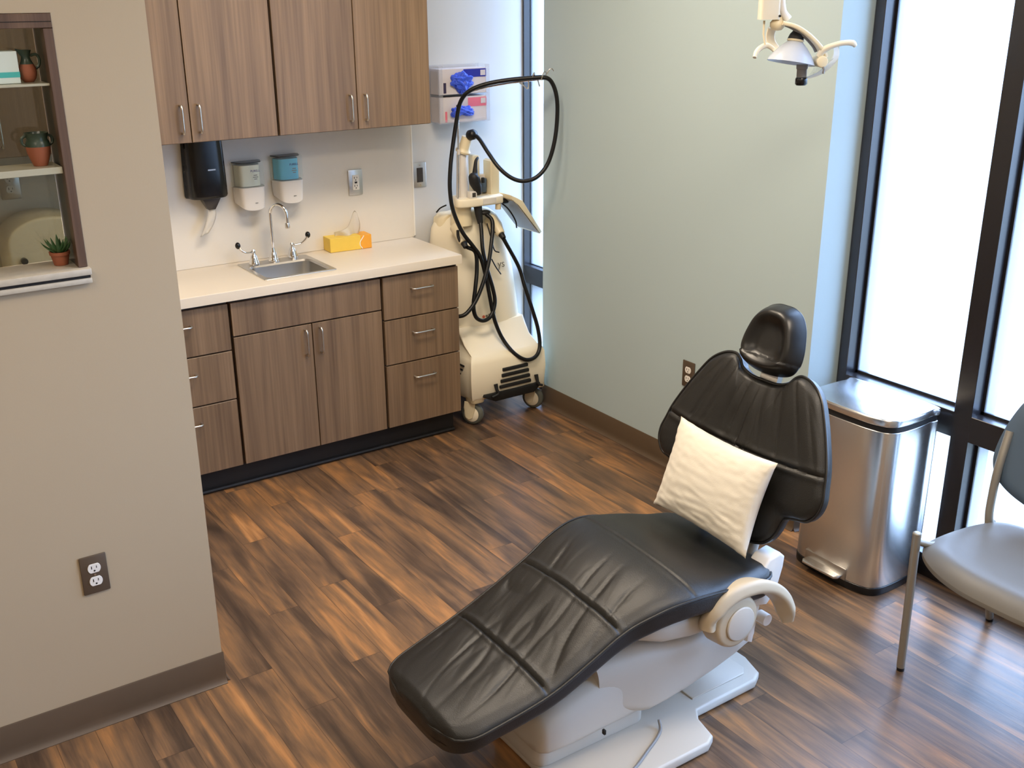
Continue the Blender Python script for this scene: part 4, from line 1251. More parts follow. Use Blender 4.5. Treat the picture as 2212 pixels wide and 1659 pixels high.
bm = new(); cyl(bm, (2.035, YC - 0.225, 0.290), (2.035, YC - 0.19, 0.290), 0.018, 18, bev=0.003)
add('bracket_knob', bm, M['white_plastic'], br)
bm = new(); cyl(bm, (2.065, YC - 0.10, 0.36), (2.125, YC - 0.10, 0.56), 0.014, 14)
cyl(bm, (2.065, YC + 0.10, 0.36), (2.125, YC + 0.10, 0.56), 0.014, 14)
add('back_support', bm, M['chair_plastic'], t)

# --- seat and leg cushion
XS0, XS1 = 1.028, 2.062
ZP = [(1.02, 0.306), (1.10, 0.320), (1.28, 0.365), (1.40, 0.412), (1.50, 0.457), (1.60, 0.492), (1.68, 0.507), (1.76, 0.506), (1.86, 0.484), (1.96, 0.457), (2.03, 0.447), (2.08, 0.447)]
HP = [(1.02, 0.196), (1.10, 0.199), (1.28, 0.217), (1.50, 0.222), (1.60, 0.242), (1.70, 0.262), (1.78, 0.264), (1.88, 0.250), (1.98, 0.236), (2.08, 0.228)]
def cub(tab):
    P = catmull([(a, b, 0) for a, b in tab], 16)
    xs = np.array([p.x for p in P]); ys = np.array([p.y for p in P])
    return lambda x: float(np.interp(x, xs, ys))
ztop, hwid = cub(ZP), cub(HP)
def hw_at(x):
    h = hwid(x)
    R1, R2 = 0.085, 0.075
    if x < XS0 + R1: h = h - 0.085 + 0.085 * max(0.0, 1 - ((XS0 + R1 - x) / R1) ** 2.3) ** (1 / 2.3)
    if x > XS1 - R2: h = h - 0.06 + 0.06 * max(0.0, 1 - ((x - XS1 + R2) / R2) ** 2.3) ** (1 / 2.3)
    return h
SEAMS = [1.28, 1.50, 1.725]
def seat_disp(x, y):
    d = 0.0
    for i, s in enumerate(SEAMS):
        q = x - s - (0.012 * math.sin((y / 0.22) * 1.2) if i == 2 else 0)
        a = 1.0 if i < 2 else 0.45
        d -= a * 0.0065 * math.exp(-(q / 0.0035) ** 2)
        d += a * 0.0022 * math.exp(-((abs(q) - 0.011) / 0.006) ** 2)
        d += a * 0.002 * (1 - math.exp(-(q / 0.05) ** 2))
    e = 1 - abs(y) / 0.22
    fade = max(0.0, min(1.0, e * 5))
    # gathered wrinkles that run along the chair, strongest next to the seams
    near = 0.30 + 0.95 * max(math.exp(-((x - SEAMS[0] + 0.06) / 0.075) ** 2), math.exp(-((x - SEAMS[0] - 0.10) / 0.09) ** 2), 0.75 * math.exp(-((x - SEAMS[1] - 0.06) / 0.06) ** 2))
    if x > 1.62: near *= max(0.12, 1 - (x - 1.62) / 0.10)
    n1 = noise.noise(Vector((x * 2.6 + y * 2.0, y * 13.0 - x * 5.0, 1.7)))
    n2 = noise.noise(Vector((x * 4.0 + 9.0, y * 22.0 - x * 7.0, 4.2)))
    rid = (1 - abs(n1) * 2.4)
    d += fade * near * (-0.0040 * max(0.0, rid) ** 4 + 0.0016 * n2 + 0.0028 * n1)
    n3 = noise.noise(Vector((x * 4.5 + y * 9.0, y * 40.0 - x * 16.0, 6.6)))
    d += fade * near * -0.0008 * max(0.0, 1 - abs(n3) * 3.0) ** 2
    d += 0.003 * noise.noise(Vector((x * 4.0, y * 6.0, 8.8)))
    return d
def section_template(n, N, aw=0.22, ah=0.038):
    """superellipse section, points evenly spread along its outline"""
    q = [2 * PI * k / 4000 for k in range(4001)]
    P = np.array([(math.copysign(abs(math.cos(a)) ** (2 / n), math.cos(a)), math.copysign(abs(math.sin(a)) ** (2 / n), math.sin(a))) for a in q])
    d = np.r_[0, np.cumsum(np.hypot(np.diff(P[:, 0]) * aw, np.diff(P[:, 1]) * ah))]
    t = np.linspace(0, d[-1], N + 1)[:-1]
    return [(float(np.interp(k, d, P[:, 0])), float(np.interp(k, d, P[:, 1]))) for k in t]
def seat_mesh(zoff0, thick, inset, disp, NX=300, N=190, n=5.0):
    bm = new()
    rings = []
    T = section_template(n, N)
    for i in range(NX + 1):
        f = i / NX
        x = XS0 + (XS1 - XS0) * (f - 0.012 * math.sin(2 * PI * f))   # denser rings at both ends
        x = min(max(x, XS0), XS1)
        hw = max(hw_at(x) - inset, 0.01)
        zt = ztop(x) + zoff0
        tk = thick(x)
        ring = []
        for (c, s_) in T:
            y = hw * c
            zz = zt - tk / 2 + tk / 2 * s_
            if s_ > 0:
                w = min(1.0, s_ ** 4 * 1.6)
                yn = abs(c)
                zz += w * (0.010 * (1 - yn ** 2) * (1 if x < 1.7 else max(0, 1 - (x - 1.7) / 0.2)) + 0.012 * min(1, max(0, (x - 1.75) / 0.15)) * yn ** 3)
                if disp: zz += w * seat_disp(x, y)
                ex = min(x - XS0, XS1 - x)   # rounded end faces
                if ex < 0.02: zz -= 0.012 * (1 - ex / 0.02) ** 2
            ring.append(bm.verts.new((x, YC + y, zz)))
        rings.append(ring)
    def bulge(ring, s_):
        c = sum((v.co for v in ring), Vector()) / len(ring)
        out = []
        for f, dx in ((0.93, 0.0035), (0.80, 0.006), (0.5, 0.008), (0.15, 0.009)):
            out.append([bm.verts.new(c + (v.co - c) * f + Vector((s_ * dx, 0, 0))) for v in ring])
        return out
    rings = bulge(rings[0], -1)[::-1] + rings + bulge(rings[-1], 1)
    skin(bm, rings)
    return bm
thick = lambda x: float(np.interp(x, [1.0, 1.15, 1.6, 1.8, 2.1], [0.070, 0.066, 0.085, 0.090, 0.085]))
seat = add('seat_cushion', seat_mesh(0, thick, 0, True), M['leather'], t, angle=70)
def edge_path(dz, out):
    P = []
    xs = np.linspace(XS1 - 0.01, XS0 + 0.0, 70)
    for x in xs: P.append((x, YC - hw_at(x) - out, ztop(x) + dz))
    h0 = hw_at(XS0)
    for k in range(1, 8): P.append((XS0 - out - 0.003, YC - h0 + 2 * h0 * k / 8, ztop(XS0) + dz - 0.002))
    for x in xs[::-1]: P.append((x, YC + hw_at(x) + out, ztop(x) + dz))
    return P
bm = new(); tube(bm, edge_path(-0.017, 0.0005), 0.0042, n=8)
add('piping', bm, M['leather'], seat)

# --- backrest
B0 = Vector((2.04, YC, 0.47))
BV = Vector((0.16, 0, 0.48)).normalized()
BU = Vector((0, -1, 0))
BN = BU.cross(BV)
if BN.x > 0: BN = -BN
half = [(0.150, 0.030), (0.184, 0.052), (0.202, 0.085), (0.214, 0.126), (0.250, 0.140), (0.288, 0.150), (0.312, 0.178), (0.319, 0.215), (0.310, 0.255), (0.298, 0.300), (0.272, 0.360), (0.238, 0.425), (0.206, 0.474), (0.165, 0.503), (0.128, 0.511), (0.104, 0.500), (0.086, 0.480), (0.05, 0.466)]
outl = half + [(0.0, 0.464)] + [(-a, b) for a, b in half[::-1]] + [(-0.06, 0.012), (0.0, 0.010), (0.06, 0.012)]
outl = smooth_poly(outl, 7)
def back_front(r, u, v):
    h = 0.004 + 0.020 * (1 - r ** 5) - 0.012 * max(0, (r - 0.93) / 0.07) ** 2
    # wings curl slightly forward, middle stays dished
    h += 0.014 * (abs(u) / 0.3) ** 2
    vs_ = 0.262 + 0.20 * u * u
    q = v - vs_
    h -= 0.0055 * math.exp(-(q / 0.004) ** 2)
    h += 0.002 * math.exp(-((abs(q) - 0.012) / 0.007) ** 2)
    if v > vs_:
        f = min(1, (v - vs_) / 0.02) * max(0, 1 - r ** 6)
        # folds fanning out from the neck
        ang = math.atan2(u, max(0.75 - v, 0.05))
        n1 = noise.noise(Vector((ang * 9.0, v * 2.2, 3.1)))
        h += f * (0.004 * math.sin(ang * 16 + 2.0 * noise.noise(Vector((ang * 3, v * 3, 0)))) * 0.6 - 0.005 * max(0, 1 - abs(n1) * 3) ** 2)
    else:
        h += 0.003 * noise.noise(Vector((u * 9, v * 12, 7.7))) * max(0, 1 - r ** 6)
    return h
def back_back(r, u, v):
    return -0.040 + 0.010 * (1 - (1 - max(0, (r - 0.90) / 0.10) ** 2)) + 0.014 * (abs(u) / 0.3) ** 2
bm = new()
rim = cushion(bm, outl, (0.0, 0.24), B0, BU, BV, BN, back_front, back_back, 60)
br_ = add('backrest', bm, M['leather'], t, angle=60)
bm = new()
tube(bm, [B0 + BU * (a * 1.003) + BV * (0.24 + (b - 0.24) * 1.003) + BN * (-0.006 + 0.014 * (abs(a) / 0.3) ** 2) for a, b in outl], 0.0042, n=8, closed=True)
add('piping', bm, M['leather_smooth'], br_)
bm = new()
tube(bm, [B0 + BV * 0.40 - BN * 0.030, B0 + BV * 0.48 - BN * 0.032, B0 + BV * 0.58 - BN * 0.012], 0.02, n=4, sect=[(0.5, 1.6), (-0.5, 1.6), (-0.5, -1.6), (0.5, -1.6)], up=tuple(BN))
add('headrest_bar', bm, M['nickel'], t, smooth=False)
# --- headrest
hd = [(0.0, 0.484), (0.050, 0.488), (0.088, 0.502), (0.105, 0.530), (0.107, 0.562), (0.100, 0.600), (0.086, 0.640), (0.062, 0.670), (0.030, 0.684), (0.0, 0.686)]
ho = smooth_poly([(a, b) for a, b in hd] + [(-a, b) for a, b in hd[-2:0:-1]], 7)
def head_front(r, u, v):
    rim_ = math.exp(-((r - 0.72) / 0.22) ** 2)
    h = 0.022 + 0.020 * rim_ - 0.034 * max(0, (r - 0.70) / 0.30) ** 2.2
    if v < 0.53: h += 0.006
    return h
def head_back(r, u, v):
    return -0.028 + 0.022 * max(0, (r - 0.6) / 0.4) ** 2
bm = new(); cushion(bm, ho, (0.0, 0.575), B0, BU, BV, BN, head_front, head_back, 36)
add('headrest', bm, M['leather_smooth'], t, angle=70)

# --- armrest sling on the near side
ay = YC - 0.262
hub = Vector((1.862, ay, 0.372))
bm = new(); cyl(bm, hub + Vector((0, 0.055, 0)), hub + Vector((0, -0.012, 0)), 0.080, 40, r1=0.076, bev=0.012)
a_ = add('armrest_hub', bm, M['chair_tan'], t, angle=50)
bm = new(); cyl(bm, hub + Vector((0.006, -0.011, -0.004)), hub + Vector((0.006, -0.018, -0.004)), 0.050, 36, bev=0.004)
add('hub_cap', bm, M['chair_plastic'], a_, angle=50)
bm = new()
P = [(1.786, ay + 0.02, 0.372), (1.796, ay + 0.02, 0.420), (1.832, ay + 0.018, 0.448), (1.885, ay + 0.015, 0.456), (1.945, ay + 0.012, 0.446), (2.000, ay + 0.010, 0.420), (2.042, ay + 0.008, 0.380), (2.068, ay + 0.006, 0.330), (2.078, ay + 0.005, 0.292)]
sec = [(a, b) for a, b in rrect(0.046, 0.078, 0.016, 5)]
tube(bm, P, [0.9, 1.0, 1.0, 0.95, 0.85, 0.75, 0.72, 0.7, 0.45], smooth_n=6, sect=sec, up=(0, 0.3, 1))
add('armrest', bm, M['chair_tan'], t, angle=50)
bm = new(); cyl(bm, (1.862, YC - 0.21, 0.372), (1.862, YC + 0.0, 0.372), 0.03, 18)
add('armrest_pivot', bm, M['chair_plastic'], t)
# grey hose lying over the base plate
bm = new()
tube(bm, [(1.70, 1.800, 0.060), (1.690, 1.782, 0.0415), (1.655, 1.760, 0.0405), (1.60, 1.735, 0.0405), (1.54, 1.708, 0.0405), (1.48, 1.690, 0.0405), (1.42, 1.676, 0.0405)], 0.0045, n=8, smooth_n=6)
add('base_hose', bm, M['grey_plastic'], t)

# --- pillow
PLO = 0.080
pc = B0 + BV * 0.143 + BN * PLO + Vector((0, -0.001, 0))
bm = new()
hwP, hvP, tP = 0.192, 0.140, 0.048
NP = 54
tilt = math.radians(-1.5)
grid = {}
for side in (1, -1):
    for i in range(NP + 1):
        for j in range(NP + 1):
            u, v = i / NP * 2 - 1, j / NP * 2 - 1
            if side == -1 and (i in (0, NP) or j in (0, NP)):
                grid[(side, i, j)] = grid[(1, i, j)]
                continue
            x = u * hwP * (1 - 0.085 * (1 - v * v) * abs(u) ** 1.5)
            y = v * hvP * (1 - 0.085 * (1 - u * u) * abs(v) ** 1.5)
            b = max(0.0, (1 - u * u) * (1 - v * v)) ** 0.42
            h = tP * b * side
            if side == 1:
                wr = noise.noise(Vector((u * 2.2, v * 7.5, 2.0))) * 0.5 + noise.noise(Vector((u * 4 + v * 6, v * 9, 5.0))) * 0.35
                h += b * (0.0022 + 0.013 * max(0, -v - 0.1)) * wr
                h += 0.004 * noise.noise(Vector((u * 9, v * 9, 1.0))) * (1 - b)
            xr = x * math.cos(tilt) - y * math.sin(tilt)
            yr = x * math.sin(tilt) + y * math.cos(tilt)
            grid[(side, i, j)] = bm.verts.new(pc + BU * xr + BV * yr + BN * h)
for side in (1, -1):
    for i in range(NP):
        for j in range(NP):
            q = [grid[(side, i, j)], grid[(side, i + 1, j)], grid[(side, i + 1, j + 1)], grid[(side, i, j + 1)]]
            bm.faces.new(q if side == 1 else q[::-1])
pl = add('throw_pillow', bm, M['linen'], None, angle=70)
tag(pl, 'square cream throw pillow leaning on the dental chair backrest', 'pillow')

# ================================================================= trash can
t = thing('trash_can', (2.888, 2.105, 0), 'brushed steel step trash can between the dental chair and the window', 'trash can')
BXc, BYc = 2.890, 2.108
def bin_outline(e=0.0):
    o = [(3.022 + e, 1.955 - e), (3.022 + e, 2.262 + e), (2.975, 2.286 + e), (2.85, 2.290 + e), (2.790 - e * .7, 2.272 + e * .7), (2.766 - e, 2.215), (2.760 - e, 2.108), (2.766 - e, 2.0), (2.790 - e * .7, 1.944 - e * .7), (2.85, 1.926 - e), (2.975, 1.930 - e)]
    return smooth_poly(o, 7)
def bin_part(name, z0, z1, e, m, bev=0.0, parent=None, crown=0.0):
    bm = new()
    prism(bm, bin_outline(e), (0, 0, z0), (1, 0, 0), (0, 1, 0), (0, 0, 1), z1 - z0, bev, 3)
    return add(name, bm, m, parent or t, angle=35)
bin_part('base_ring', 0.0, 0.030, 0.002, M['black_plastic'], 0.004)
bin_part('body', 0.030, 0.604, 0.0, M['bin_steel'], 0.002)
bin_part('lid_gasket', 0.605, 0.622, -0.004, M['black_matte'])
bin_part('lid', 0.622, 0.650, 0.002, M['bin_steel'], 0.007)
bm = new()
prism(bm, [(2.79, 2.200), (2.735, 2.200), (2.722, 2.19), (2.722, 2.052), (2.735, 2.042), (2.79, 2.042)], (0, 0, 0.036), (1, 0, 0), (0, 1, 0), (0, 0, 1), 0.011, 0.004, 2)
add('pedal', bm, M['bin_steel'], t, angle=40)
add('pedal_recess', boxm(2.7585, 2.80, 2.030, 2.212, 0.026, 0.072, 0.004, 2), M['steel'], t)

# ================================================================= guest chair by the window
GY = 1.315
t = thing('guest_chair', (2.75, GY, 0), 'grey guest chair with a slate blue backrest, back to the window', 'chair')
half = [(2.425, 0.0), (2.428, 0.10), (2.447, 0.19), (2.482, 0.255), (2.530, 0.290), (2.590, 0.300), (2.70, 0.295), (2.80, 0.275), (2.850, 0.240), (2.870, 0.15)]
so = smooth_poly([(a, b) for a, b in half] + [(2.872, 0.0)] + [(a, -b) for a, b in half[:0:-1]], 7)
def gs_front(r, u, v):
    h = 0.0 - 0.030 * max(0, (r - 0.72) / 0.28) ** 2.2 - 0.008 * (1 - r) 
    if u < 2.52: h -= 0.022 * ((2.52 - u) / 0.10) ** 2
    return h
def gs_back(r, u, v): return -0.055 + 0.012 * r ** 4 - (0.022 * ((2.52 - u) / 0.10) ** 2 if u < 2.52 else 0)
bm = new(); cushion(bm, so, (2.64, 0), (0, GY, 0.458), (1, 0, 0), (0, 1, 0), (0, 0, 1), gs_front, gs_back, 30)
add('seat', bm, M['vinyl_seat'], t, angle=70)
# backrest panel, leaning back
g0 = Vector((2.862, GY, 0.50)); gv = Vector((0.11, 0, 0.36)).normalized(); gu = Vector((0, 1, 0)); gn = gu.cross(gv)
if gn.x > 0: gn = -gn
half = [(0.0, -0.010), (0.12, -0.004), (0.21, 0.018), (0.272, 0.055), (0.300, 0.105), (0.302, 0.17), (0.288, 0.25), (0.262, 0.315), (0.215, 0.348), (0.10, 0.362), (0.0, 0.364)]
bo = smooth_poly(half + [(-a, b) for a, b in half[-2:0:-1]], 7)
curve = lambda u: 0.055 * (u / 0.3) ** 2
bm = new(); cushion(bm, bo, (0, 0.17), g0, gu, gv, gn, lambda r, u, v: 0.018 + curve(u) - 0.016 * max(0, (r - 0.85) / 0.15) ** 2, lambda r, u, v: -0.012 + curve(u) + 0.008 * max(0, (r - 0.85) / 0.15) ** 2, 26)
add('backrest', bm, M['back_blue'], t, angle=70)
for s in (1, -1):
    bm = new(); tube(bm, [(2.500, GY + s * 0.298, 0.476), (2.518, GY + s * 0.302, 0.012)], 0.0125, n=14)
    L = add('leg', bm, M['chair_tube'], t)
    bm = new(); cyl(bm, (2.5188, GY + s * 0.302, 0.0), (2.518, GY + s * 0.302, 0.018), 0.0115, 14)
    add('foot', bm, M['black_matte'], L)
    bm = new(); bmesh.ops.create_uvsphere(bm, u_segments=14, v_segments=8, radius=0.0127, matrix=Matrix.Translation((2.500, GY + s * 0.298, 0.476)) @ Matrix.Diagonal((1, 1, 0.45, 1)))
    add('leg_cap', bm, M['chair_tube'], L)
    bm = new()
    tube(bm, [(2.505, GY + s * 0.296, 0.448), (2.56, GY + s * 0.272, 0.432), (2.70, GY + s * 0.262, 0.424), (2.84, GY + s * 0.268, 0.424)], 0.010, n=10, smooth_n=5)
    add('side_rail', bm, M['chair_tube'], t)
    bm = new()
    tube(bm, [(2.800, GY + s * 0.262, 0.40), (2.812, GY + s * 0.266, 0.430), (2.812, GY + s * 0.270, 0.480), (2.824, GY + s * 0.272, 0.60), (2.866, GY + s * 0.278, 0.715)], 0.0125, n=14, smooth_n=6)
    add('back_post', bm, M['chair_tube'], t)
    bm = new(); tube(bm, [(2.812, GY + s * 0.266, 0.42), (2.90, GY + s * 0.29, 0.22), (2.985, GY + s * 0.308, 0.014)], 0.0125, n=14)
    L = add('leg', bm, M['chair_tube'], t)
    bm = new(); cyl(bm, (2.989, GY + s * 0.309, 0.0), (2.985, GY + s * 0.308, 0.02), 0.0115, 14)
    add('foot', bm, M['black_matte'], L)

# ================================================================= dental lamp, hung from the ceiling
LP = Vector((2.60, 2.27, 0))
LR = Vector((0.829, -0.5592, 0)); LF = Vector((0.5592, 0.829, 0))
def lp(a, z, d=0.0): return LP + LR * a + LF * d + Vector((0, 0, z))
t = thing('dental_lamp', tuple(lp(-0.115, CEIL)), 'cream dental operatory lamp hanging in front of the sage wall', 'lamp')
bm = new()
P = [lp(-0.116, 1.871), lp(-0.116, 1.95), lp(-0.115, 2.2), lp(-0.115, CEIL - 0.02)]
sec = [(b, a) for a, b in rrect(0.058, 0.05, 0.008, 4)]
tube(bm, P, 1.0, sect=sec, up=tuple(LF))
add('hanging_arm', bm, M['lamp_white'], t, angle=50)
bm = new(); cyl(bm, lp(-0.115, CEIL - 0.022), lp(-0.115, CEIL - 0.001), 0.09, 32, bev=0.004)
add('ceiling_plate', bm, M['lamp_white'], t)
bm = new(); tube(bm, [lp(-0.090, 1.99, -0.01), lp(-0.084, 1.93, -0.012), lp(-0.076, 1.893, -0.012), lp(-0.060, 1.872, -0.01)], [0.009, 0.010, 0.010, 0.012], n=10, smooth_n=5)
add('cable_guide', bm, M['white_plastic'], t)
bm = new(); cyl(bm, lp(-0.090, 1.881, -0.028), lp(-0.090, 1.881, -0.033), 0.0035, 12)
add('set_screw', bm, M['slot'], t)
bm = new(); lathe(bm, [(0.0, 0.030), (0.014, 0.030), (0.016, 0.016), (0.022, 0.010), (0.022, -0.002), (0.014, -0.012), (0.0, -0.014)], lp(-0.088, 1.853), 20, cap=False)
add('swivel', bm, M['cream_tan'], t, angle=50)
# yoke: two bowed bands from the swivel to the sides of the head
sec = rrect(0.012, 0.034, 0.004, 3)
bm = new(); tube(bm, [lp(-0.080, 1.862, -0.03), lp(-0.045, 1.853, -0.035), lp(-0.010, 1.833, -0.036), lp(0.022, 1.806, -0.034), lp(0.042, 1.782, -0.03), lp(0.050, 1.765, -0.025)], 1.0, smooth_n=6, sect=[(b, a) for a, b in [(q[1] * .9, q[0]) for q in sec]], up=(0, 0, 1))
yk = add('yoke', bm, M['cream_tan'], t, angle=50)
bm = new(); tube(bm, [lp(-0.080, 1.862, -0.0), lp(-0.045, 1.848, -0.01), lp(-0.010, 1.826, -0.012), lp(0.020, 1.798, -0.012), lp(0.032, 1.780, -0.01)], 0.006, n=8, smooth_n=6)
add('yoke_inner_rail', bm, M['grey_plastic'], yk)
bm = new(); tube(bm, [lp(-0.098, 1.846, 0.02), lp(-0.100, 1.826, 0.03), lp(-0.094, 1.804, 0.034), lp(-0.080, 1.786, 0.03), lp(-0.068, 1.778, 0.02)], 1.0, smooth_n=6, sect=[(q[1] * .75, q[0] * .8) for q in sec], up=tuple(LR))
add('yoke', bm, M['lamp_white'], t, angle=50)
bm = new(); tube(bm, [lp(-0.128, 1.868), lp(-0.127, 1.83), lp(-0.120, 1.80)], 0.003, n=8)
add('stop_rod', bm, M['cream_tan'], t)
# reflector: shallow frosted dish, opening down
ax = Vector(LR * -0.16 + Vector((0, 0, -1)) - LF * 0.10).normalized()
apex = lp(-0.030, 1.812)
bm = new(); lathe(bm, [(0.014, 0.0), (0.022, 0.004), (0.040, 0.020), (0.055, 0.038), (0.066, 0.054), (0.072, 0.066), (0.071, 0.066), (0.065, 0.054), (0.054, 0.0385), (0.039, 0.021), (0.021, 0.0055), (0.014, 0.0015)], apex, 40, ax, cap=False)
add('reflector', bm, M['reflector'], t, angle=60)
bm = new(); lathe(bm, [(0.0, -0.030), (0.010, -0.030), (0.020, -0.016), (0.024, -0.004), (0.020, 0.004), (0.0, 0.005)], apex, 24, ax, cap=False)
add('lamp_hub', bm, M['black_matte'], t, angle=50)
bm = new(); lathe(bm, [(0.022, -0.003), (0.026, 0.0), (0.024, 0.004)], apex, 24, ax, cap=True)
add('hub_ring', bm, M['cream_tan'], t)
ax2 = Vector((0.03, 0, -1)).normalized()
bm = new(); lathe(bm, [(0.0, 0), (0.017, 0), (0.017, 0.012), (0.015, 0.014), (0.015, 0.036), (0.0, 0.036)], lp(-0.004, 1.742), 24, ax2, cap=False)
mo = add('lamp_module', bm, M['grey_plastic'], t, angle=40)
bm = new(); lathe(bm, [(0.0, 0.037), (0.0155, 0.037), (0.018, 0.041), (0.018, 0.056), (0.015, 0.060), (0.0, 0.060)], lp(-0.004, 1.742), 24, ax2, cap=False)
add('module_cap', bm, M['black_plastic'], mo, angle=40)
# side handles
bm = new(); tube(bm, [lp(0.036, 1.768, -0.03), lp(0.046, 1.786, -0.04), lp(0.070, 1.799, -0.05), (lp(0.100, 1.806, -0.055)), lp(0.124, 1.805, -0.055), lp(0.134, 1.797, -0.052)], [0.010, 0.010, 0.008, 0.008, 0.009, 0.006], n=12, smooth_n=5)
add('handle', bm, M['lamp_white'], t)
bm = new(); tube(bm, [lp(-0.076, 1.778, 0.03), lp(-0.106, 1.796, 0.03), lp(-0.128, 1.790, 0.02), lp(-0.142, 1.778, 0.01), lp(-0.149, 1.763, 0.0)], [0.006, 0.008, 0.008, 0.008, 0.006], n=12, smooth_n=5)
add('handle', bm, M['lamp_white'], t)
bm = new(); cyl(bm, lp(0.044, 1.752, -0.045), lp(0.044, 1.752, 0.02), 0.017, 20, bev=0.003)
add('side_pivot', bm, M['cream_tan'], t, angle=50)
bm = new(); tube(bm, [lp(0.046, 1.742, -0.04), lp(0.050, 1.730, -0.045), lp(0.049, 1.718, -0.045)], 0.0035, n=8)
add('pivot_lever', bm, M['grey_plastic'], t)
bm = new()
rows = []
S_ = catmull([lp(0.074, 1.800, -0.03), lp(0.090, 1.790, -0.03), lp(0.092, 1.764, -0.03), lp(0.074, 1.738, -0.03), lp(0.046, 1.716, -0.028), lp(0.016, 1.704, -0.022), lp(0.006, 1.706, -0.01)], 5)
for p in S_:
    rows.append([bm.verts.new(p + LF * (-0.01 + 0.012 * k)) for k in range(6)])
for i in range(len(rows) - 1):
    for k in range(5): bm.faces.new((rows[i][k], rows[i][k + 1], rows[i + 1][k + 1], rows[i + 1][k]))
bmesh.ops.solidify(bm, geom=list(bm.faces), thickness=0.003)
add('splash_shield', bm, M['white_plastic'], t, angle=60)
bm = new()
rows = []
for i in range(13):
    f = i / 12
    a0 = lp(0.030 + 0.044 * f * 1.2, 1.748 + 0.010 * f, -0.012)
    a1 = lp(0.016 + 0.066 * f, 1.712 + 0.050 * f * f, -0.012)
    rows.append([bm.verts.new(a0.lerp(a1, k / 4) - LF * 0.012 * math.sin(PI * k / 4)) for k in range(5)])
for i in range(12):
    for k in range(4): bm.faces.new((rows[i][k], rows[i][k + 1], rows[i + 1][k + 1], rows[i + 1][k]))
bmesh.ops.solidify(bm, geom=list(bm.faces), thickness=0.0015)
add('clear_shield', bm, M['lens_shield'], t, angle=60)

# ================================================================= display niche in the foreground wall
t = thing('display_niche', (0.40, PY0, OZ0), 'walnut framed display niche with two shelves, set through the foreground wall', 'display niche')
FW = 0.022
bm = new()
box(bm, OX0 + 0.001, OX1 - 0.001, PY0 - 0.004, PY0 + 0.030, OZ1 - 0.033, OZ1 - 0.001, 0.001, 1)
box(bm, OX1 - FW, OX1 - 0.001, PY0 - 0.004, PY0 + 0.030, 1.318, OZ1 - 0.034, 0.001, 1)
box(bm, OX0 + 0.001, OX0 + FW, PY0 - 0.004, PY0 + 0.030, 1.318, OZ1 - 0.034, 0.001, 1)
add('frame', bm, M['niche_wood'], t, smooth=False)
bm = new(); box(bm, OX0 + 0.002, OX1 - 0.002, PY0 - 0.0050, PY0 - 0.0042, OZ1 - 0.0195, OZ1 - 0.0180)
add('frame_joint', bm, M['niche_dark'], t, smooth=False)
bm = new()
box(bm, OX1 - FW + 0.002, OX1 - 0.001, PY0 + 0.030, PY1 - 0.001, 1.318, OZ1 - 0.001); box(bm, OX0 + 0.001, OX0 + FW - 0.002, PY0 + 0.030, PY1 - 0.001, 1.318, OZ1 - 0.001)
box(bm, OX0 + FW, OX1 - FW, PY0 + 0.030, PY1 - 0.001, OZ1 - 0.031, OZ1 - 0.001)
add('shade_liner', bm, M['niche_dark'], t, smooth=False)  # near black: the shade of the reveal is put into the colour
for z in (1.7595, 1.5655):
    add('shelf', boxm(OX0 + FW, OX1 - FW - 0.001, PY0 + 0.004, PY1 - 0.010, z - (0.006 if z > 1.7 else 0.016), z, 0.001, 1), M['shelf_glass'], t, smooth=False)
add('back_pane', boxm(OX0 + FW, OX1 - FW, PY1 - 0.008, PY1 - 0.004, 1.319, OZ1 - 0.032), M['dimming_glass'], t, smooth=False)  # tinted pane added to dim the view through the niche
bm = new(); box(bm, OX0 - 0.008, OX1 + 0.004, PY0 - 0.022, PY1 - 0.001, 1.300, 1.3175, 0.003, 2)
sl = add('sill', bm, M['sill_stone'], t, angle=40)
bm = new(); box(bm, OX0 - 0.006, OX1 + 0.003, PY0 - 0.018, PY0 - 0.0005, 1.279, 1.292, 0.002, 2)
add('sill_apron', bm, M['sill_stone'], sl)
bm = new(); box(bm, OX0, OX1 + 0.001, PY0 - 0.014, PY0 - 0.0005, 1.292, 1.300)
add('sill_slot', bm, M['slot'], sl, smooth=False)
def pot(name, x, y, z, prof, glaze_from, label, cat, handles=(), spout=False, sc=1.0):
    t = thing(name, (x, y, z), label, cat)
    lo = [p for p in prof if p[1] <= glaze_from + 1e-6]
    hi = [p for p in prof if p[1] >= glaze_from - 1e-6]
    bm = new(); lathe(bm, [(0, 0)] + [(r * sc, h * sc) for r, h in lo], (x, y, z), 28, cap=False)
    add('body', bm, M['terracotta'], t, angle=60)
    bm = new()
    inner = [(r - 0.003, h) for r, h in hi[::-1]]
    lathe(bm, [(r * sc, h * sc) for r, h in hi + inner] + [(0, hi[0][1] * sc)], (x, y, z), 28, cap=False)
    if spout:
        for v in bm.verts:
            d = v.co - Vector((x, y, z))
            if d.z > 0.060 * sc and d.x < 0:
                k = max(0, -d.x / (0.014 * sc)) * max(0, 1 - abs(d.y) / (0.012 * sc))
                v.co.x -= 0.008 * sc * k; v.co.z += 0.004 * sc * k
    add('glazed_neck', bm, M['green_glaze'], t, angle=60)
    for P in handles:
        bm = new(); tube(bm, [Vector((x, y, z)) + Vector(p) * sc for p in P], 0.0034 * sc, n=8, smooth_n=5)
        add('handle', bm, M['green_glaze'], t)
    return t
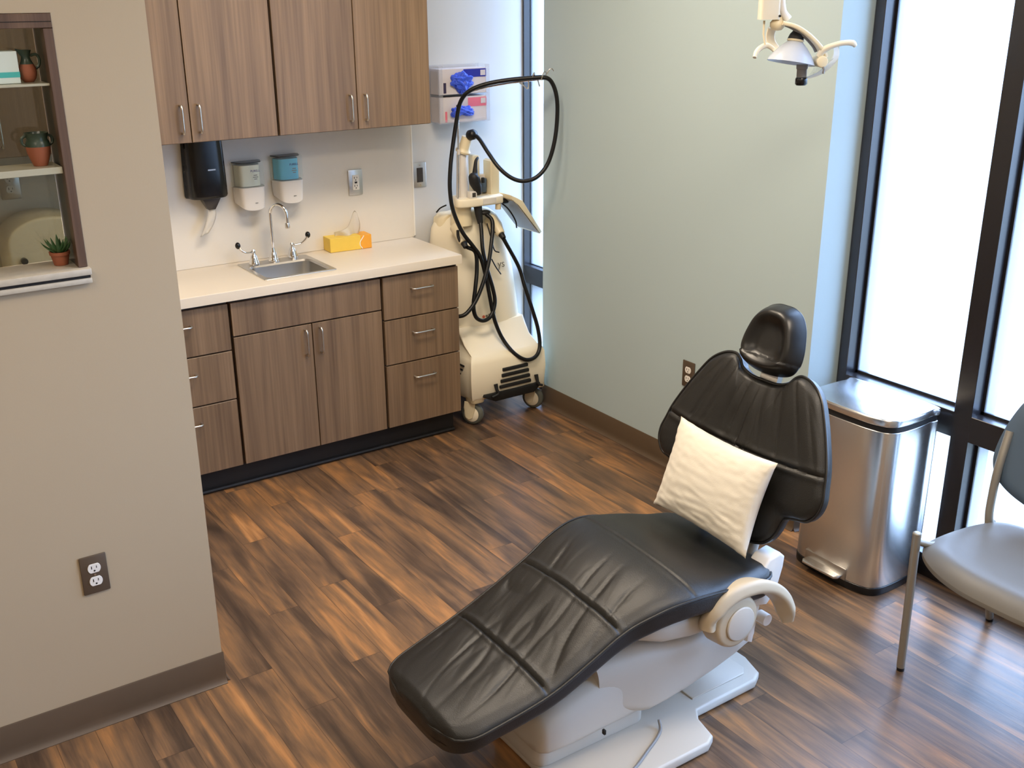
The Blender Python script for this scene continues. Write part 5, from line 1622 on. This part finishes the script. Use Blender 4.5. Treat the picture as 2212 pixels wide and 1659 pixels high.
pot('pitcher', 0.520, 2.800, 1.760, [(0.010, 0.0), (0.017, 0.008), (0.0205, 0.020), (0.0195, 0.032), (0.0155, 0.041), (0.011, 0.050), (0.0095, 0.058), (0.0125, 0.068), (0.0145, 0.073)], 0.041,
    'terracotta pitcher with a dark green neck on the top niche shelf', 'pitcher', handles=[[(0.011, 0, 0.060), (0.024, 0, 0.062), (0.030, 0, 0.050), (0.026, 0, 0.036), (0.018, 0, 0.030)]], spout=True)
pot('urn', 0.516, 2.795, 1.566, [(0.016, 0.0), (0.020, 0.010), (0.0265, 0.030), (0.0285, 0.046), (0.027, 0.056), (0.0235, 0.063), (0.0255, 0.072), (0.028, 0.078)], 0.046,
    'round terracotta urn with a green glazed rim on the lower niche shelf', 'urn', handles=[[(-0.024, 0, 0.072), (-0.034, 0, 0.066), (-0.034, 0, 0.054), (-0.027, 0, 0.048)], [(0.024, 0, 0.072), (0.034, 0, 0.066), (0.034, 0, 0.054), (0.027, 0, 0.048)]])
t = thing('carton', (0.455, 2.800, 1.760), 'pale carton with a teal stripe beside the pitcher on the niche shelf', 'carton')
add('box', boxm(0.415, 0.497, 2.772, 2.825, 1.760, 1.832, 0.001, 1), M['card_white'], t, smooth=False)
add('stripe', boxm(0.4145, 0.4975, 2.7712, 2.8256, 1.774, 1.786), M['teal'], t, smooth=False)
t = thing('potted_aloe', (0.522, 2.800, 1.318), 'small green aloe in a terracotta pot on the niche sill', 'potted plant')
bm = new(); lathe(bm, [(0, 0), (0.017, 0), (0.0225, 0.026), (0.0245, 0.026), (0.025, 0.034), (0.022, 0.034), (0.020, 0.028), (0, 0.027)], (0.528, 2.80, 1.318), 24, cap=False)
add('pot', bm, M['terracotta'], t, angle=50)
for k in range(15):
    a = 2 * PI * k / 15 + 0.3 * (k % 3)
    el_ = 0.35 + 0.42 * ((k * 7) % 5) / 4
    L_ = 0.036 + 0.008 * ((k * 3) % 4) / 3
    d = Vector((math.cos(a) * math.cos(el_), math.sin(a) * math.cos(el_), math.sin(el_)))
    b0 = Vector((0.528, 2.80, 1.344))
    P = [b0 + d * 0.003, b0 + d * L_ * 0.45 + Vector((0, 0, 0.003)), b0 + d * L_ * 0.8 + Vector((0, 0, 0.009)), b0 + d * L_ + Vector((0, 0, 0.016))]
    for p in P: p.y = min(p.y, 2.842); p.x = min(p.x, 0.551)
    bm = new(); tube(bm, P, [0.0055, 0.0055, 0.0035, 0.0006], n=8, smooth_n=4, sect=[(math.cos(2 * PI * q / 8) * 0.55, math.sin(2 * PI * q / 8)) for q in range(8)])
    add('leaf', bm, M['leaf'], t)
# added solid in the shape of a light scallop, seen through the niche
t = thing('light_scallop_block', (0.76, 4.26, ZC + 0.001), 'cream round-topped block shaped like a light scallop, with a black knob, seen through the niche', 'light shape')
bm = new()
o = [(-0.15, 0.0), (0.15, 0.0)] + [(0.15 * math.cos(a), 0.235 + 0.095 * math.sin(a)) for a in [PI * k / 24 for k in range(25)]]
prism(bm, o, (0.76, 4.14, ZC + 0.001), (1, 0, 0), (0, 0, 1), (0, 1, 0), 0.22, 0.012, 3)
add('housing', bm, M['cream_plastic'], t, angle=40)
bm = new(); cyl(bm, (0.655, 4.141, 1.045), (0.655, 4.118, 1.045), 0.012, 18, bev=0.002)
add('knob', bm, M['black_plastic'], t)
